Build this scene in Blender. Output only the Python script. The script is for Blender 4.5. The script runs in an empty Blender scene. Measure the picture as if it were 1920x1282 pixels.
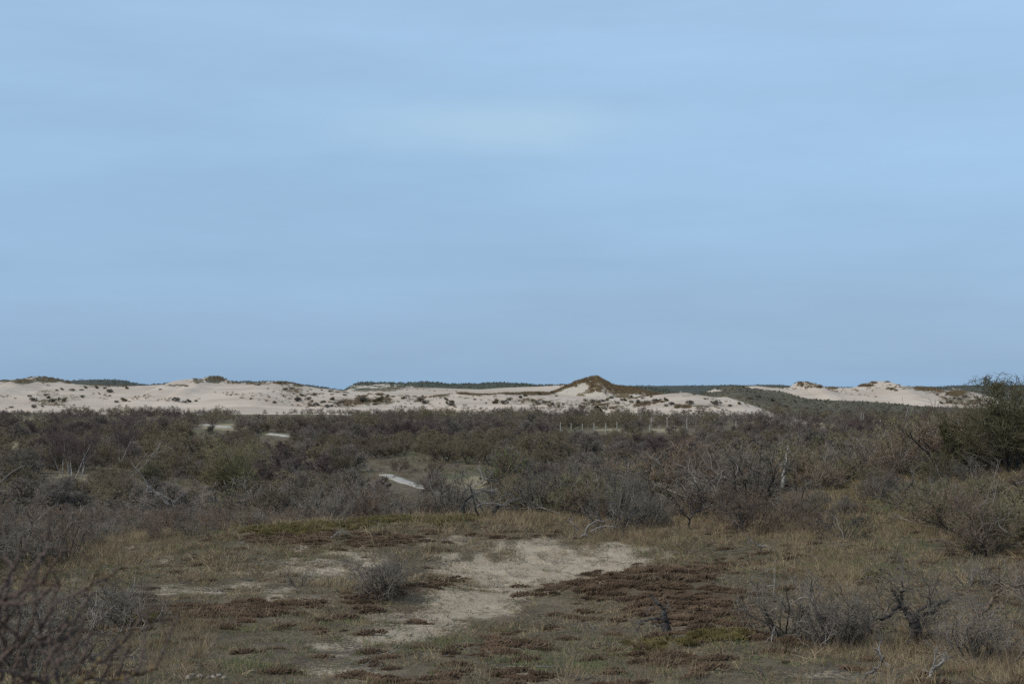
import bpy, math, random
import numpy as np
from mathutils import Vector

# ------------------------------------------------------------------ camera, sky, sun, exposure
SC = bpy.context.scene
COL = SC.collection
F, CX, CY, HOR = 2667.0, 960.0, 641.0, 735.0        # focal length and centre in pixels of the 1920 px photo, eye-level row
CZ = 12.0                                           # eye height above the datum
PITCH = math.atan((HOR - CY) / F)
cam = bpy.data.cameras.new('camera')
cam.lens, cam.sensor_width, cam.clip_start, cam.clip_end = 50.0, 36.0, 0.1, 20000.0
cam.dof.use_dof, cam.dof.focus_distance, cam.dof.aperture_fstop = True, 38.0, 4.5
cam_ob = bpy.data.objects.new('camera', cam)
cam_ob.location = (0, 0, CZ)
cam_ob.rotation_euler = (math.pi / 2 + PITCH, 0, 0)
COL.objects.link(cam_ob)
SC.camera = cam_ob
SC.view_settings.view_transform = 'Standard'
SC.view_settings.look = 'None'
SC.view_settings.exposure = 0.0
SC.view_settings.gamma = 1.0
SC.cycles.use_denoising = False
SC.cycles.max_bounces = 6
SC.cycles.sample_clamp_direct, SC.cycles.sample_clamp_indirect = 2.5, 1.5
SUN_EL, SUN_AZ = math.radians(44), math.radians(-125)   # azimuth measured from the view direction (+Y) towards +X
sun = bpy.data.lights.new('sun', 'SUN')
sun.energy, sun.angle, sun.color = 2.5, math.radians(8), (1.0, 0.95, 0.87)
sun_ob = bpy.data.objects.new('sun', sun)
sd = Vector((math.sin(SUN_AZ) * math.cos(SUN_EL), math.cos(SUN_AZ) * math.cos(SUN_EL), math.sin(SUN_EL)))
sun_ob.rotation_euler = sd.to_track_quat('Z', 'Y').to_euler()
sun_ob.location = (0, -20, 60)
COL.objects.link(sun_ob)

world = bpy.data.worlds.new('World')
SC.world = world
world.use_nodes = True
wt = world.node_tree
wt.nodes.clear()
def wn(t, **k):
    n = wt.nodes.new(t)
    for a, b in k.items(): setattr(n, a, b)
    return n
w_out = wn('ShaderNodeOutputWorld'); w_bg = wn('ShaderNodeBackground')
w_bg.inputs['Strength'].default_value = 0.1
w_sky = wn('ShaderNodeTexSky', sky_type='NISHITA', sun_disc=False)
w_sky.sun_elevation, w_sky.sun_rotation = SUN_EL, SUN_AZ
w_sky.air_density, w_sky.dust_density, w_sky.ozone_density = 1.0, 1.0, 1.0
w_tc = wn('ShaderNodeTexCoord')
w_sep = wn('ShaderNodeSeparateXYZ'); wt.links.new(w_tc.outputs['Generated'], w_sep.inputs[0])
w_ramp = wn('ShaderNodeValToRGB')                      # the stratus layer: paler overhead, bluer low down
cr = w_ramp.color_ramp
cr.elements[0].position = 0.0; cr.elements[0].color = (.27, .445, .665, 1)
cr.elements[1].position = 1.0; cr.elements[1].color = (.46, .62, .80, 1)
for p, c in ((.03, (.288, .450, .672)), (.09, (.322, .503, .735)), (.15, (.352, .550, .790)), (.20, (.368, .567, .808)), (.26, (.39, .590, .835)), (.5, (.45, .61, .80))):
    e = cr.elements.new(p); e.color = (*c, 1)
wt.links.new(w_sep.outputs['Z'], w_ramp.inputs[0])
w_map = wn('ShaderNodeMapping'); w_map.inputs['Scale'].default_value = (1.8, 1.8, 11.0); w_map.inputs['Location'].default_value = (.4, .0, .35)
wt.links.new(w_tc.outputs['Generated'], w_map.inputs['Vector'])
w_noise = wn('ShaderNodeTexNoise'); w_noise.inputs['Scale'].default_value = 1.5; w_noise.inputs['Detail'].default_value = 8; w_noise.inputs['Roughness'].default_value = .58
wt.links.new(w_map.outputs[0], w_noise.inputs['Vector'])
w_nr = wn('ShaderNodeMapRange'); w_nr.inputs['From Min'].default_value = .3; w_nr.inputs['From Max'].default_value = .72
w_nr.inputs['To Min'].default_value = .90; w_nr.inputs['To Max'].default_value = 1.06
wt.links.new(w_noise.outputs['Fac'], w_nr.inputs['Value'])
# one soft paler bank of cloud a third of the way up
w_dir = wn('ShaderNodeVectorMath', operation='SUBTRACT'); w_dir.inputs[1].default_value = (0.01, .985, .184)
wt.links.new(w_tc.outputs['Generated'], w_dir.inputs[0])
w_ds = wn('ShaderNodeVectorMath', operation='MULTIPLY'); w_ds.inputs[1].default_value = (11, 0, 58)
wt.links.new(w_dir.outputs[0], w_ds.inputs[0])
w_da = wn('ShaderNodeVectorMath', operation='ADD'); wt.links.new(w_ds.outputs[0], w_da.inputs[0])
w_n2 = wn('ShaderNodeTexNoise'); w_n2.inputs['Scale'].default_value = 9; w_n2.inputs['Detail'].default_value = 4
wt.links.new(w_tc.outputs['Generated'], w_n2.inputs['Vector'])
w_n2s = wn('ShaderNodeVectorMath', operation='MULTIPLY_ADD'); w_n2s.inputs[1].default_value = (1.6, 0, 1.6); w_n2s.inputs[2].default_value = (-.8, 0, -.8)
wt.links.new(w_n2.outputs['Color'], w_n2s.inputs[0]); wt.links.new(w_n2s.outputs[0], w_da.inputs[1])
w_len = wn('ShaderNodeVectorMath', operation='LENGTH'); wt.links.new(w_da.outputs[0], w_len.inputs[0])
w_lr = wn('ShaderNodeMapRange', interpolation_type='SMOOTHSTEP'); w_lr.inputs['From Min'].default_value = 1.7; w_lr.inputs['From Max'].default_value = .1
w_lr.inputs['To Min'].default_value = 0; w_lr.inputs['To Max'].default_value = .6
wt.links.new(w_len.outputs['Value'], w_lr.inputs['Value'])
w_mul = wn('ShaderNodeVectorMath', operation='SCALE'); wt.links.new(w_ramp.outputs[0], w_mul.inputs[0]); wt.links.new(w_nr.outputs[0], w_mul.inputs['Scale'])
w_mc = wn('ShaderNodeMix', data_type='RGBA'); wt.links.new(w_lr.outputs[0], w_mc.inputs['Factor'])
wt.links.new(w_mul.outputs[0], w_mc.inputs['A']); w_mc.inputs['B'].default_value = (.46, .65, .80, 1)
w_up = wn('ShaderNodeVectorMath', operation='SCALE'); w_up.inputs['Scale'].default_value = 10.3      # the Background runs at 0.1
wt.links.new(w_mc.outputs['Result'], w_up.inputs[0])
w_mx = wn('ShaderNodeMix', data_type='RGBA'); w_mx.inputs['Factor'].default_value = .88
wt.links.new(w_sky.outputs[0], w_mx.inputs['A']); wt.links.new(w_up.outputs[0], w_mx.inputs['B'])
wt.links.new(w_mx.outputs['Result'], w_bg.inputs['Color']); wt.links.new(w_bg.outputs[0], w_out.inputs[0])

# ------------------------------------------------------------------ numbers: noise, projection
RNG = np.random.default_rng(11)
def _hash(ix, iy, seed):
    h = (ix.astype(np.int64) * 374761393 + iy.astype(np.int64) * 668265263 + seed * 1442695041) & 0xffffffff
    h = ((h ^ (h >> 13)) * 1274126177) & 0xffffffff
    return ((h ^ (h >> 16)) & 0xffff) / 65535.0
def vnoise(x, y, seed=0):
    x = np.asarray(x, float); y = np.asarray(y, float)
    ix, iy = np.floor(x), np.floor(y); fx, fy = x - ix, y - iy
    fx = fx * fx * fx * (fx * (fx * 6 - 15) + 10); fy = fy * fy * fy * (fy * (fy * 6 - 15) + 10)
    a, b = _hash(ix, iy, seed), _hash(ix + 1, iy, seed); c, d = _hash(ix, iy + 1, seed), _hash(ix + 1, iy + 1, seed)
    return (a + (b - a) * fx) * (1 - fy) + (c + (d - c) * fx) * fy
def fbm(x, y, seed=0, oct=4, gain=.5):                  # about -1 .. 1
    s, a, t, f = 0., 1., 0., 1.
    for o in range(oct):
        s = s + a * (vnoise(np.asarray(x) * f, np.asarray(y) * f, seed + o * 17) * 2 - 1); t += a; a *= gain; f *= 2.03
    return s / t
def sstep(a, b, x):
    t = np.clip((x - a) / (b - a), 0, 1); return t * t * (3 - 2 * t)
_cp, _sp = math.cos(PITCH), math.sin(PITCH)
def proj(P):
    P = np.asarray(P, float); x, y, z = P[..., 0], P[..., 1], P[..., 2] - CZ
    d = np.maximum(y * _cp + z * _sp, 1e-3); u = -y * _sp + z * _cp
    return CX + F * x / d, CY - F * u / d, d
def ray(px, py):
    a, b = (px - CX) / F, (CY - py) / F
    v = np.array([a, _cp - b * _sp, _sp + b * _cp]); return v / v[1]
def pt(px, py, y):                                      # the point on a pixel's line of sight at distance y
    return np.array([0, 0, CZ]) + ray(px, py) * y

# ------------------------------------------------------------------ land forms
PR = np.array([(-60, 8.5), (-12, 10.1), (0, 10.3), (5, 9.9), (10, 9.2), (15, 8.62), (20, 8.22), (28, 8.0), (36, 7.92), (44, 7.85), (50, 7.55), (60, 6.4), (80, 4.2),
               (100, 3.2), (130, 2.4), (160, 2.0), (300, 1.9), (450, 2.2), (600, 4.0), (760, 6.5), (1000, 8.0), (9000, 8.0)], float)
def ell(px, py, cx, cy, rx, ry, rot=0):                # 1 at the middle of an ellipse, 0 at its rim and outside
    c, s = math.cos(math.radians(rot)), math.sin(math.radians(rot))
    dx, dy = px - cx, py - cy
    u, v = (dx * c + dy * s) / rx, (-dx * s + dy * c) / ry
    return np.clip(1 - (u * u + v * v), 0, 1)
def gau(x, y, cx, cy, sx, sy, rot=0):
    c, s = math.cos(math.radians(rot)), math.sin(math.radians(rot))
    dx, dy = x - cx, y - cy
    u, v = (dx * c + dy * s) / sx, (-dx * s + dy * c) / sy
    return np.exp(-.5 * (u * u + v * v))
def H0(x, y):                                           # land without the small unevenness
    x = np.asarray(x, float); y = np.asarray(y, float)
    z = np.interp(y, PR[:, 0], PR[:, 1])
    z = (z + np.interp(y - 2.5, PR[:, 0], PR[:, 1]) + np.interp(y + 2.5, PR[:, 0], PR[:, 1])) / 3
    z = z + 2.2 * gau(x, y, 20, 52, 8, 12)
    z = z - .42 * gau(x, y, .7, 33.2, 2.7, 2.6) - .18 * gau(x, y, -1.5, 27, 2.2, 2.2)       # the sandy blowout
    z = z + .42 * gau(x, y, 2.9, 28.6, 2.3, 1.3, 28)                                          # moss bank right of it
    z = z + .40 * gau(x, y, -2.1, 28.2, 1.3, .8, 18)                                          # hummock that carries the small bush
    z = z + .52 * gau(x, y, -3.5, 41, 4, 3.0)
    z = z - .35 * gau(x, y, -13, 46, 5, 8)
    z = z - .09 * gau(x, y, -1.13, 23.6, .28, .28)                                            # rabbit scrape
    k = sstep(60, 130, y)
    return z + k * 1.1 * fbm(x / 60, y / 60, 5, 3) * (1 - sstep(900, 1500, y)) + .12 * fbm(x / 5, y / 5, 6, 3) * (1 - k)
def masks(x, y, z):
    """how much of each kind of cover lies at a place on the near dune top and in the valley"""
    px, py, d = proj(np.stack([x, y, z], -1))
    near = 1 - sstep(52, 60, y)
    n1 = fbm(x * 1.1, y * .55, 31, 4); n2 = fbm(x * .5, y * .5, 41, 4); n3 = fbm(x * 2.6, y * 1.3, 51, 3)
    def blobs(L):
        m = np.zeros_like(x)
        for (cx, cy, rx, ry, rot, w) in L: m = np.maximum(m, w * np.sqrt(ell(px, py, cx, cy, rx, ry, rot)))
        return m
    S = blobs([(1010, 1066, 150, 34, -4, 1.3), (990, 1060, 270, 60, -3, .85), (870, 1130, 250, 66, -14, .85), (900, 1115, 110, 26, -14, 1.0), (740, 1186, 210, 50, -12, .72), (800, 1172, 90, 20, -14, .95), (640, 1062, 280, 44, 3, .66), (430, 1106, 300, 34, 0, .56),
               (1170, 1043, 130, 28, 0, .72), (285, 1052, 100, 56, 20, .55), (1440, 1268, 280, 30, 0, .52), (930, 1268, 320, 26, 0, .48), (900, 1012, 260, 24, 0, .46), (620, 1255, 180, 34, 0, .46), (1350, 1165, 120, 30, 0, .42), (1000, 1215, 160, 24, 0, .44), (560, 1180, 140, 24, 0, .42)])
    S = sstep(.20, .98, S + .34 * n1 + .26 * n3 - .02) * near
    M = blobs([(1210, 1088, 260, 40, -9, 1.05), (1290, 1120, 230, 50, -6, .85), (770, 1106, 110, 17, -12, 1.1), (700, 1120, 90, 18, -8, 1.0), (850, 1084, 42, 13, 0, 1.1), (400, 1152, 300, 32, -2, .85), (600, 1150, 150, 22, 0, .6),
               (1350, 1150, 190, 80, 0, .62), (860, 1218, 250, 32, -4, .7), (1080, 1195, 180, 30, 0, .6), (880, 1272, 330, 18, 0, .75), (630, 1012, 260, 17, 0, .8), (900, 1002, 260, 14, 0, .55), (1250, 1240, 150, 26, 0, .7),
               (300, 1060, 130, 60, 0, .4), (1000, 1180, 120, 40, 0, .4)])
    M = sstep(.42, .95, M + .5 * n1 + .35 * n3 - .05) * near * (1 - .85 * S) * .9
    Y = blobs([(790, 972, 150, 15, 0, 1.0), (530, 990, 110, 20, 0, .9), (700, 985, 160, 12, 0, .7), (1320, 1198, 120, 13, -5, .8), (1215, 1210, 60, 14, 0, .9), (260, 1162, 90, 11, 0, .8), (70, 1168, 80, 16, 0, .8), (1640, 1075, 120, 30, 0, .35)])
    Y = sstep(.45, .95, Y + .5 * n1 + .2 * n3) * near
    G = blobs([(1650, 1045, 320, 50, 0, .5), (1680, 940, 220, 45, 0, .75), (1560, 985, 160, 40, 0, .5), (450, 1255, 220, 40, 0, .38), (900, 1190, 330, 60, 0, .45), (1100, 1240, 330, 40, 0, .5), (900, 1130, 300, 60, 0, .25), (250, 1040, 200, 60, 0, .35), (1750, 1200, 200, 80, 0, .4), (740, 1135, 140, 14, 0, .8)])
    G = sstep(.35, .85, G + .5 * n2 + .25 * n3) * near * (1 - .8 * S)
    far = sstep(60, 75, y)
    lawn = blobs([(530, 769, 105, 6, 0, 1.6), (470, 773, 90, 4, 0, 1.2), (1540, 765, 130, 16, 0, .8), (850, 895, 70, 8, 0, .7), (540, 885, 90, 14, 0, .6)])
    G = np.maximum(G, far * sstep(.3, .7, lawn + .25 * n2))
    T = blobs([(50, 791, 40, 6, 0, 1.4), (1150, 806, 40, 3, 0, .9), (30, 850, 30, 30, 0, .9), (150, 895, 90, 12, 0, .5), (1530, 805, 60, 9, 0, .9), (900, 905, 90, 12, 0, .9), (1245, 806, 30, 4, 0, 1.2), (430, 800, 60, 6, 0, 1.0), (1560, 760, 110, 10, 0, .9)])
    T = far * sstep(.3, .7, T + .3 * n2)
    return S, M, Y, G, T
def H(x, y):
    x = np.asarray(x, float); y = np.asarray(y, float)
    z = H0(x, y)
    k = 1 - sstep(50, 70, y)
    return z + k * (.035 * fbm(x / .9, y / .9, 7, 3) + .11 * np.maximum(0, fbm(x / .6, y / .42, 9, 2)) * sstep(-.15, .3, fbm(x / 3, y / 3, 8, 2)))

DUNES = []
class Dune:
    def __init__(s, D, front, back, base, crest, seed, rough=1.0, sharp=1.0, back_base=None):
        c = np.array(crest, float); s.D, s.f, s.b, s.base, s.seed, s.rough, s.sharp = D, front, back, base, seed, rough, sharp
        s.cx = D * (c[:, 0] - CX) / F; s.cz = CZ - D * (c[:, 1] - HOR) / F
        s.bb = base if back_base is None else back_base
    def h(s, x, y):
        x = np.asarray(x, float); y = np.asarray(y, float)
        yy = y - s.D - 10 * fbm(x / 70, x * 0, s.seed, 2) * s.rough
        zc = np.interp(x, s.cx, s.cz, left=-50, right=-50)
        t = np.where(yy < 0, yy / s.f, yy / s.b)
        a = np.clip(1 - np.abs(t), 0, 1)
        p = (1 - s.sharp) * a + s.sharp * a * a * (3 - 2 * a)
        b = np.where(yy < 0, s.base, s.bb)
        wob = s.rough * (1.3 * fbm(x / 38, y / 24, s.seed + 3, 3) + .35 * fbm(x / 9, y / 7, s.seed + 4, 3)) * np.clip(4 * p * (1 - p), 0, 1) + .12 * s.rough * fbm(x / 4, y / 4, s.seed + 5, 2)
        z = b + (zc - b) * p + wob * np.clip((zc - s.base) / 8, 0, 1)
        return np.where((np.abs(t) >= 1) | (zc < s.base), -60., z)
d_left = Dune(680, 150, 120, 2.5, [(-900, 728), (-300, 718), (-100, 722), (0, 713), (12, 715), (20, 716), (28, 712.5), (45, 711.5), (57, 713), (63, 716.5), (70, 712), (80, 708), (88, 706.5), (105, 709), (120, 714), (140, 720), (180, 722.5), (240, 724), (290, 723),
    (330, 720), (345, 713.5), (360, 710.5), (372, 711), (385, 713), (394, 708), (402, 705.3), (412, 706.5), (424, 713), (440, 717.5), (480, 718), (520, 715), (545, 717), (565, 722), (600, 728), (640, 731.5), (700, 739), (760, 748), (850, 760)], 101)
d_lfar = Dune(1000, 160, 200, 5, [(60, 735), (100, 721), (140, 713.5), (170, 711.5), (215, 711.5), (232, 716), (262, 721.5), (290, 721), (330, 717), (360, 716), (440, 715), (530, 715), (560, 720), (620, 728), (650, 735)], 111, .6)
d_mback = Dune(880, 120, 150, 5, [(620, 745), (640, 735), (648, 730), (660, 722), (674, 716.6), (700, 716.6), (760, 718), (785, 716), (800, 715.3), (822, 717), (842, 719.6), (900, 719), (935, 717), (985, 719.5), (1010, 722), (1050, 721), (1150, 725), (1250, 730)], 121, .7)
d_msand = Dune(780, 120, 90, 4.5, [(540, 742), (600, 733), (660, 732), (700, 729), (740, 727), (800, 726), (840, 728), (900, 730), (950, 726.5), (1000, 725), (1050, 722), (1068, 721.5), (1100, 730), (1180, 742)], 131, .5)
d_mid = Dune(640, 120, 90, 2.5, [(500, 752), (560, 740), (640, 736), (680, 741), (712, 738), (740, 743), (760, 741), (800, 744), (830, 741), (850, 738), (868, 736.5), (890, 739), (920, 739.5), (950, 737), (975, 736.5), (1005, 735), (1040, 737), (1080, 742), (1150, 745), (1200, 747), (1250, 752), (1320, 765)], 141, .7)
d_peak = Dune(668, 70, 60, 3.5, [(985, 748), (1020, 740), (1045, 731), (1060, 723.5), (1072, 719), (1080, 714.5), (1092, 711), (1103, 707.4), (1112, 705.2), (1118.5, 703.9), (1125, 707), (1132, 712), (1142, 717.5), (1152, 722), (1162, 723.5), (1185, 727), (1215, 734), (1250, 741), (1290, 752)], 151, .55, .55)
d_tongue = Dune(545, 90, 70, 2.0, [(1120, 760), (1160, 752), (1200, 745), (1240, 739.5), (1268, 737), (1287, 736), (1310, 740), (1340, 745), (1362, 744), (1385, 751), (1418, 763), (1450, 776)], 161, .4)
d_green = Dune(590, 110, 80, 2.2, [(1250, 760), (1290, 747), (1320, 736), (1345, 727), (1362, 722.5), (1385, 723), (1400, 727.5), (1440, 732), (1468, 735), (1485, 742), (1505, 748), (1560, 750), (1620, 752), (1700, 758), (1800, 763), (1900, 770)], 171, .6)
d_right = Dune(650, 125, 90, 2.6, [(1330, 745), (1380, 729), (1395, 724.5), (1420, 723.3), (1450, 727), (1470, 727), (1492, 726), (1499, 719), (1504, 715.7), (1516, 716.3), (1525, 720), (1535, 725), (1560, 726.5), (1600, 727.3), (1612, 725), (1626, 720.5), (1640, 716.5),
    (1651, 714), (1662, 716), (1671, 721), (1685, 723), (1705, 725), (1730, 727), (1757, 731), (1785, 732.5), (1800, 733), (1820, 741), (1850, 750), (1900, 765)], 181, .55)
d_rback = Dune(900, 140, 150, 4, [(1700, 745), (1745, 733), (1766, 729.5), (1774, 725.5), (1782, 722.8), (1830, 722), (2000, 721.5), (2300, 722), (2700, 726)], 191, .6)
d_far = Dune(1400, 200, 400, 6, [(-1500, 733), (-400, 724), (0, 727), (600, 731), (900, 727), (1100, 724), (1160, 722.6), (1230, 723.2), (1290, 722.5), (1360, 722), (1420, 722), (1440, 721), (1462, 721.5), (1492, 725), (1560, 725.5), (1620, 726), (1690, 725), (1720, 724.3), (1750, 724.5), (1758, 729), (1775, 729), (1850, 725), (2100, 724), (2700, 727), (3400, 733)], 201, .8)
SAND_D = [d_left, d_msand, d_mid, d_tongue, d_right]
DUNES = [d_left, d_lfar, d_mback, d_msand, d_mid, d_peak, d_tongue, d_green, d_right, d_rback, d_far]
def Hall(x, y):
    z = H(x, y)
    for d in DUNES: z = np.maximum(z, d.h(x, y))
    return z
_S = np.concatenate([np.arange(8, 80, .05), 80 * np.exp(np.arange(0, 3.2, .0012))])
def at(px, py, fn=None, lo=8):
    """where a pixel's line of sight first meets the land"""
    r = ray(px, py); x, y, z = r[0] * _S, _S, CZ + r[2] * _S
    b = np.where((z < (fn or Hall)(x, y)) & (_S > lo))[0]
    i = b[0] if len(b) else len(_S) - 1
    return np.array([x[i], y[i], float((fn or Hall)(x[i:i + 1], y[i:i + 1])[0])])

# ------------------------------------------------------------------ meshes and materials
def mesh_np(name, V, Q, mats, mi=None, smooth=True, attrs=None):
    """mesh from an (n,3) vertex array and an (m,k) face array"""
    V = np.ascontiguousarray(V, np.float32).reshape(-1, 3); Q = np.ascontiguousarray(Q, np.int32)
    me = bpy.data.meshes.new(name)
    me.vertices.add(len(V)); me.vertices.foreach_set('co', V.ravel())
    k = Q.shape[1]
    me.loops.add(Q.size); me.loops.foreach_set('vertex_index', Q.ravel())
    me.polygons.add(len(Q)); me.polygons.foreach_set('loop_start', np.arange(len(Q), dtype=np.int32) * k)
    if smooth: me.polygons.foreach_set('use_smooth', np.ones(len(Q), bool))
    for m in mats: me.materials.append(m)
    if mi is not None: me.polygons.foreach_set('material_index', np.ascontiguousarray(mi, np.int32))
    for an, av in (attrs or {}).items():
        a = me.attributes.new(an, 'FLOAT', 'POINT'); a.data.foreach_set('value', np.ascontiguousarray(av, np.float32).ravel())
    me.update(calc_edges=True)
    return me
def obj(name, me, parent=None, loc=None):
    o = bpy.data.objects.new(name, me); COL.objects.link(o)
    if parent: o.parent = parent
    if loc is not None: o.location = loc
    return o
def tag(o, label=None, cat=None, group=None, kind=None):
    if label: o['label'] = label
    if cat: o['category'] = cat
    if group: o['group'] = group
    if kind: o['kind'] = kind
    return o
def thing(name, label, cat, loc, rz=0, scale=None, group=None):
    o = bpy.data.objects.new(name, None); COL.objects.link(o); o.empty_display_size = .2
    o.location = loc; o.rotation_euler = (0, 0, rz)
    if scale is not None: o.scale = scale
    return tag(o, label, cat, group)
def grid_mesh(name, X, Y, Z, mats, attrs=None):
    n, m = X.shape
    i = np.arange(n * m).reshape(n, m)
    Q = np.stack([i[:-1, :-1], i[:-1, 1:], i[1:, 1:], i[1:, :-1]], -1).reshape(-1, 4)
    return mesh_np(name, np.stack([X, Y, Z], -1), Q, mats, attrs=attrs)

def mat(name, rough=.9, spec=.2):
    m = bpy.data.materials.new(name); m.use_nodes = True
    t = m.node_tree; p = t.nodes['Principled BSDF']; p.inputs['Roughness'].default_value = rough; p.inputs['Specular IOR Level'].default_value = spec
    return m, t, p
def nd(t, typ, ins=None, **k):
    n = t.nodes.new(typ)
    for a, b in k.items(): setattr(n, a, b)
    for a, b in (ins or {}).items():
        if hasattr(b, 'node'): t.links.new(b, n.inputs[a])
        else: n.inputs[a].default_value = b
    return n
def mixc(t, f, a, b, bl='MIX'):
    n = t.nodes.new('ShaderNodeMix'); n.data_type = 'RGBA'; n.blend_type = bl
    for s, v in (('Factor', f), ('A', a), ('B', b)):
        if hasattr(v, 'node'): t.links.new(v, n.inputs[s])
        else: n.inputs[s].default_value = (*v, 1) if isinstance(v, tuple) and len(v) == 3 else v
    return n.outputs['Result']
def maprange(t, v, a, b, c=0., d=1.):
    n = nd(t, 'ShaderNodeMapRange', {'Value': v, 'From Min': a, 'From Max': b, 'To Min': c, 'To Max': d}); return n.outputs[0]
def noise(t, scale, detail=4, rough=.55, vec=None):
    n = nd(t, 'ShaderNodeTexNoise', {'Scale': scale, 'Detail': detail, 'Roughness': rough})
    if vec is None: vec = nd(t, 'ShaderNodeTexCoord').outputs['Object']
    t.links.new(vec, n.inputs['Vector']); return n.outputs['Fac']
def attr(t, name): return nd(t, 'ShaderNodeAttribute', attribute_name=name).outputs['Fac']
def bump(t, p, h, dist, strength=1.):
    b = nd(t, 'ShaderNodeBump', {'Height': h, 'Distance': dist, 'Strength': strength}); t.links.new(b.outputs[0], p.inputs['Normal'])

def twig_mat(name, a, b, c=None, scale=3., rough=.85):
    """wood whose colour varies from plant to plant and along its length"""
    m, t, p = mat(name, rough, .12)
    r = nd(t, 'ShaderNodeObjectInfo').outputs['Random']
    a_, b_ = tuple(v * .72 for v in a), tuple(v * 1.22 for v in b)
    col = mixc(t, r, a_, b_)
    n = noise(t, scale, 3)
    col = mixc(t, maprange(t, n, .35, .7, 0, .75), col, c or tuple(v * 1.5 for v in a))
    t.links.new(col, p.inputs['Base Color']); return m
M_GREY = twig_mat('grey_twigs', (0.151, 0.128, 0.101), (0.189, 0.157, 0.122), (0.218, 0.189, 0.152), 9)
M_BROWN = twig_mat('brown_twigs', (0.146, 0.102, 0.072), (0.194, 0.134, 0.092), (0.240, 0.182, 0.137), 7)
M_OLIVE = twig_mat('olive_twigs', (0.130, 0.111, 0.063), (0.173, 0.143, 0.079), (0.205, 0.180, 0.118), 5)
M_DARKOLIVE = twig_mat('dark_olive_twigs', (.098, .086, .050), (.122, .105, .060), (0.13, 0.115, 0.07), 4)
M_DARK = twig_mat('dark_bark', (.040, .034, .030), (.060, .050, .043), (.11, .10, .09), 6)
M_BLACKWOOD = twig_mat('blackened_wood', (.030, .027, .026), (.045, .038, .035), (.10, .09, .085), 8)
M_DEADGREY = twig_mat('weathered_wood', (0.2, 0.18, 0.16), (0.27, 0.245, 0.22), (0.1, 0.088, 0.078), 5)
M_DEADWHITE = twig_mat('bleached_wood', (.47, .445, .41), (.56, .53, .49), (.30, .28, .255), 4)
M_PALETWIG = twig_mat('lichen_grey_twigs', (0.268, 0.234, 0.210), (0.332, 0.289, 0.252), (0.166, 0.142, 0.120), 6)
M_BIRCHTWIG = twig_mat('purple_brown_twigs', (0.094, 0.067, 0.061), (0.122, 0.088, 0.077), (0.148, 0.114, 0.100), .8)
M_BIRCHBARK = twig_mat('white_birch_bark', (.45, .42, .40), (.55, .52, .50), (.12, .10, .09), 3)
M_HAWTWIG = twig_mat('hawthorn_twigs', (0.136, 0.103, 0.075), (0.177, 0.135, 0.095), (0.217, 0.168, 0.122), 1.2)
M_GREYTWIG = twig_mat('valley_grey_twigs', (0.160, 0.131, 0.111), (0.208, 0.169, 0.142), (0.255, 0.213, 0.178), 1.0)
M_LEAFOLIVE = twig_mat('olive_buds', (0.149, 0.150, 0.059), (0.205, 0.186, 0.079), (0.236, 0.220, 0.106), 1.5)
M_LEAFGREEN = twig_mat('fresh_green_buds', (0.109, 0.180, 0.034), (0.132, 0.210, 0.045), (0.172, 0.240, 0.070), 1.5)
M_LEAFYEL = twig_mat('yellow_green_buds', (.17, .17, .055), (.21, .20, .07), (.12, .12, .05), 2)
M_LEAFDARK = twig_mat('dull_green_leaves', (0.080, 0.091, 0.053), (0.108, 0.110, 0.066), (0.131, 0.134, 0.082), 1.5)
M_RUST = twig_mat('rusty_buds', (.17, .10, .045), (.21, .13, .06), (.14, .10, .06), 3)
M_DUNETWIG = twig_mat('dune_shrub_twigs', (.19, .165, .125), (.235, .20, .15), (.26, .23, .18), 1)
M_REDTWIG = twig_mat('red_brown_twigs', (0.088, 0.058, 0.045), (0.108, 0.074, 0.056), (0.14, 0.105, 0.085), 12)
M_TAWNYBUD = twig_mat('tawny_buds', (.20, .13, .05), (.24, .16, .07), (.14, .09, .04), 20)
M_STRAW = twig_mat('dry_straw', (0.253, 0.189, 0.107), (0.394, 0.311, 0.186), (0.150, 0.108, 0.058), 1.6)
M_STRAWRED = twig_mat('russet_straw', (0.181, 0.124, 0.076), (0.251, 0.180, 0.112), (0.315, 0.237, 0.153), 1.4)
M_STRAWDULL = twig_mat('grey_thatch', (0.179, 0.125, 0.074), (0.265, 0.191, 0.115), (0.102, 0.077, 0.042), 1.8)
M_GRASS = twig_mat('green_grass', (.080, .105, .038), (.125, .145, .060), (.19, .18, .09), 1.1)
M_MOSS = twig_mat('red_brown_moss', (0.12, 0.077, 0.048), (0.158, 0.104, 0.066), (0.072, 0.05, 0.034), 5.0)
M_MOSSY = twig_mat('golden_moss', (.110, .090, .030), (.150, .120, .045), (.075, .058, .025), 2.0)
M_MARRAM = twig_mat('marram', (0.178, 0.120, 0.065), (0.238, 0.167, 0.095), (0.107, 0.081, 0.049), .3)
M_HEATH = twig_mat('heath', (0.085, 0.08, 0.058), (0.115, 0.102, 0.076), (0.13, 0.12, 0.095), .3)

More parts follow.
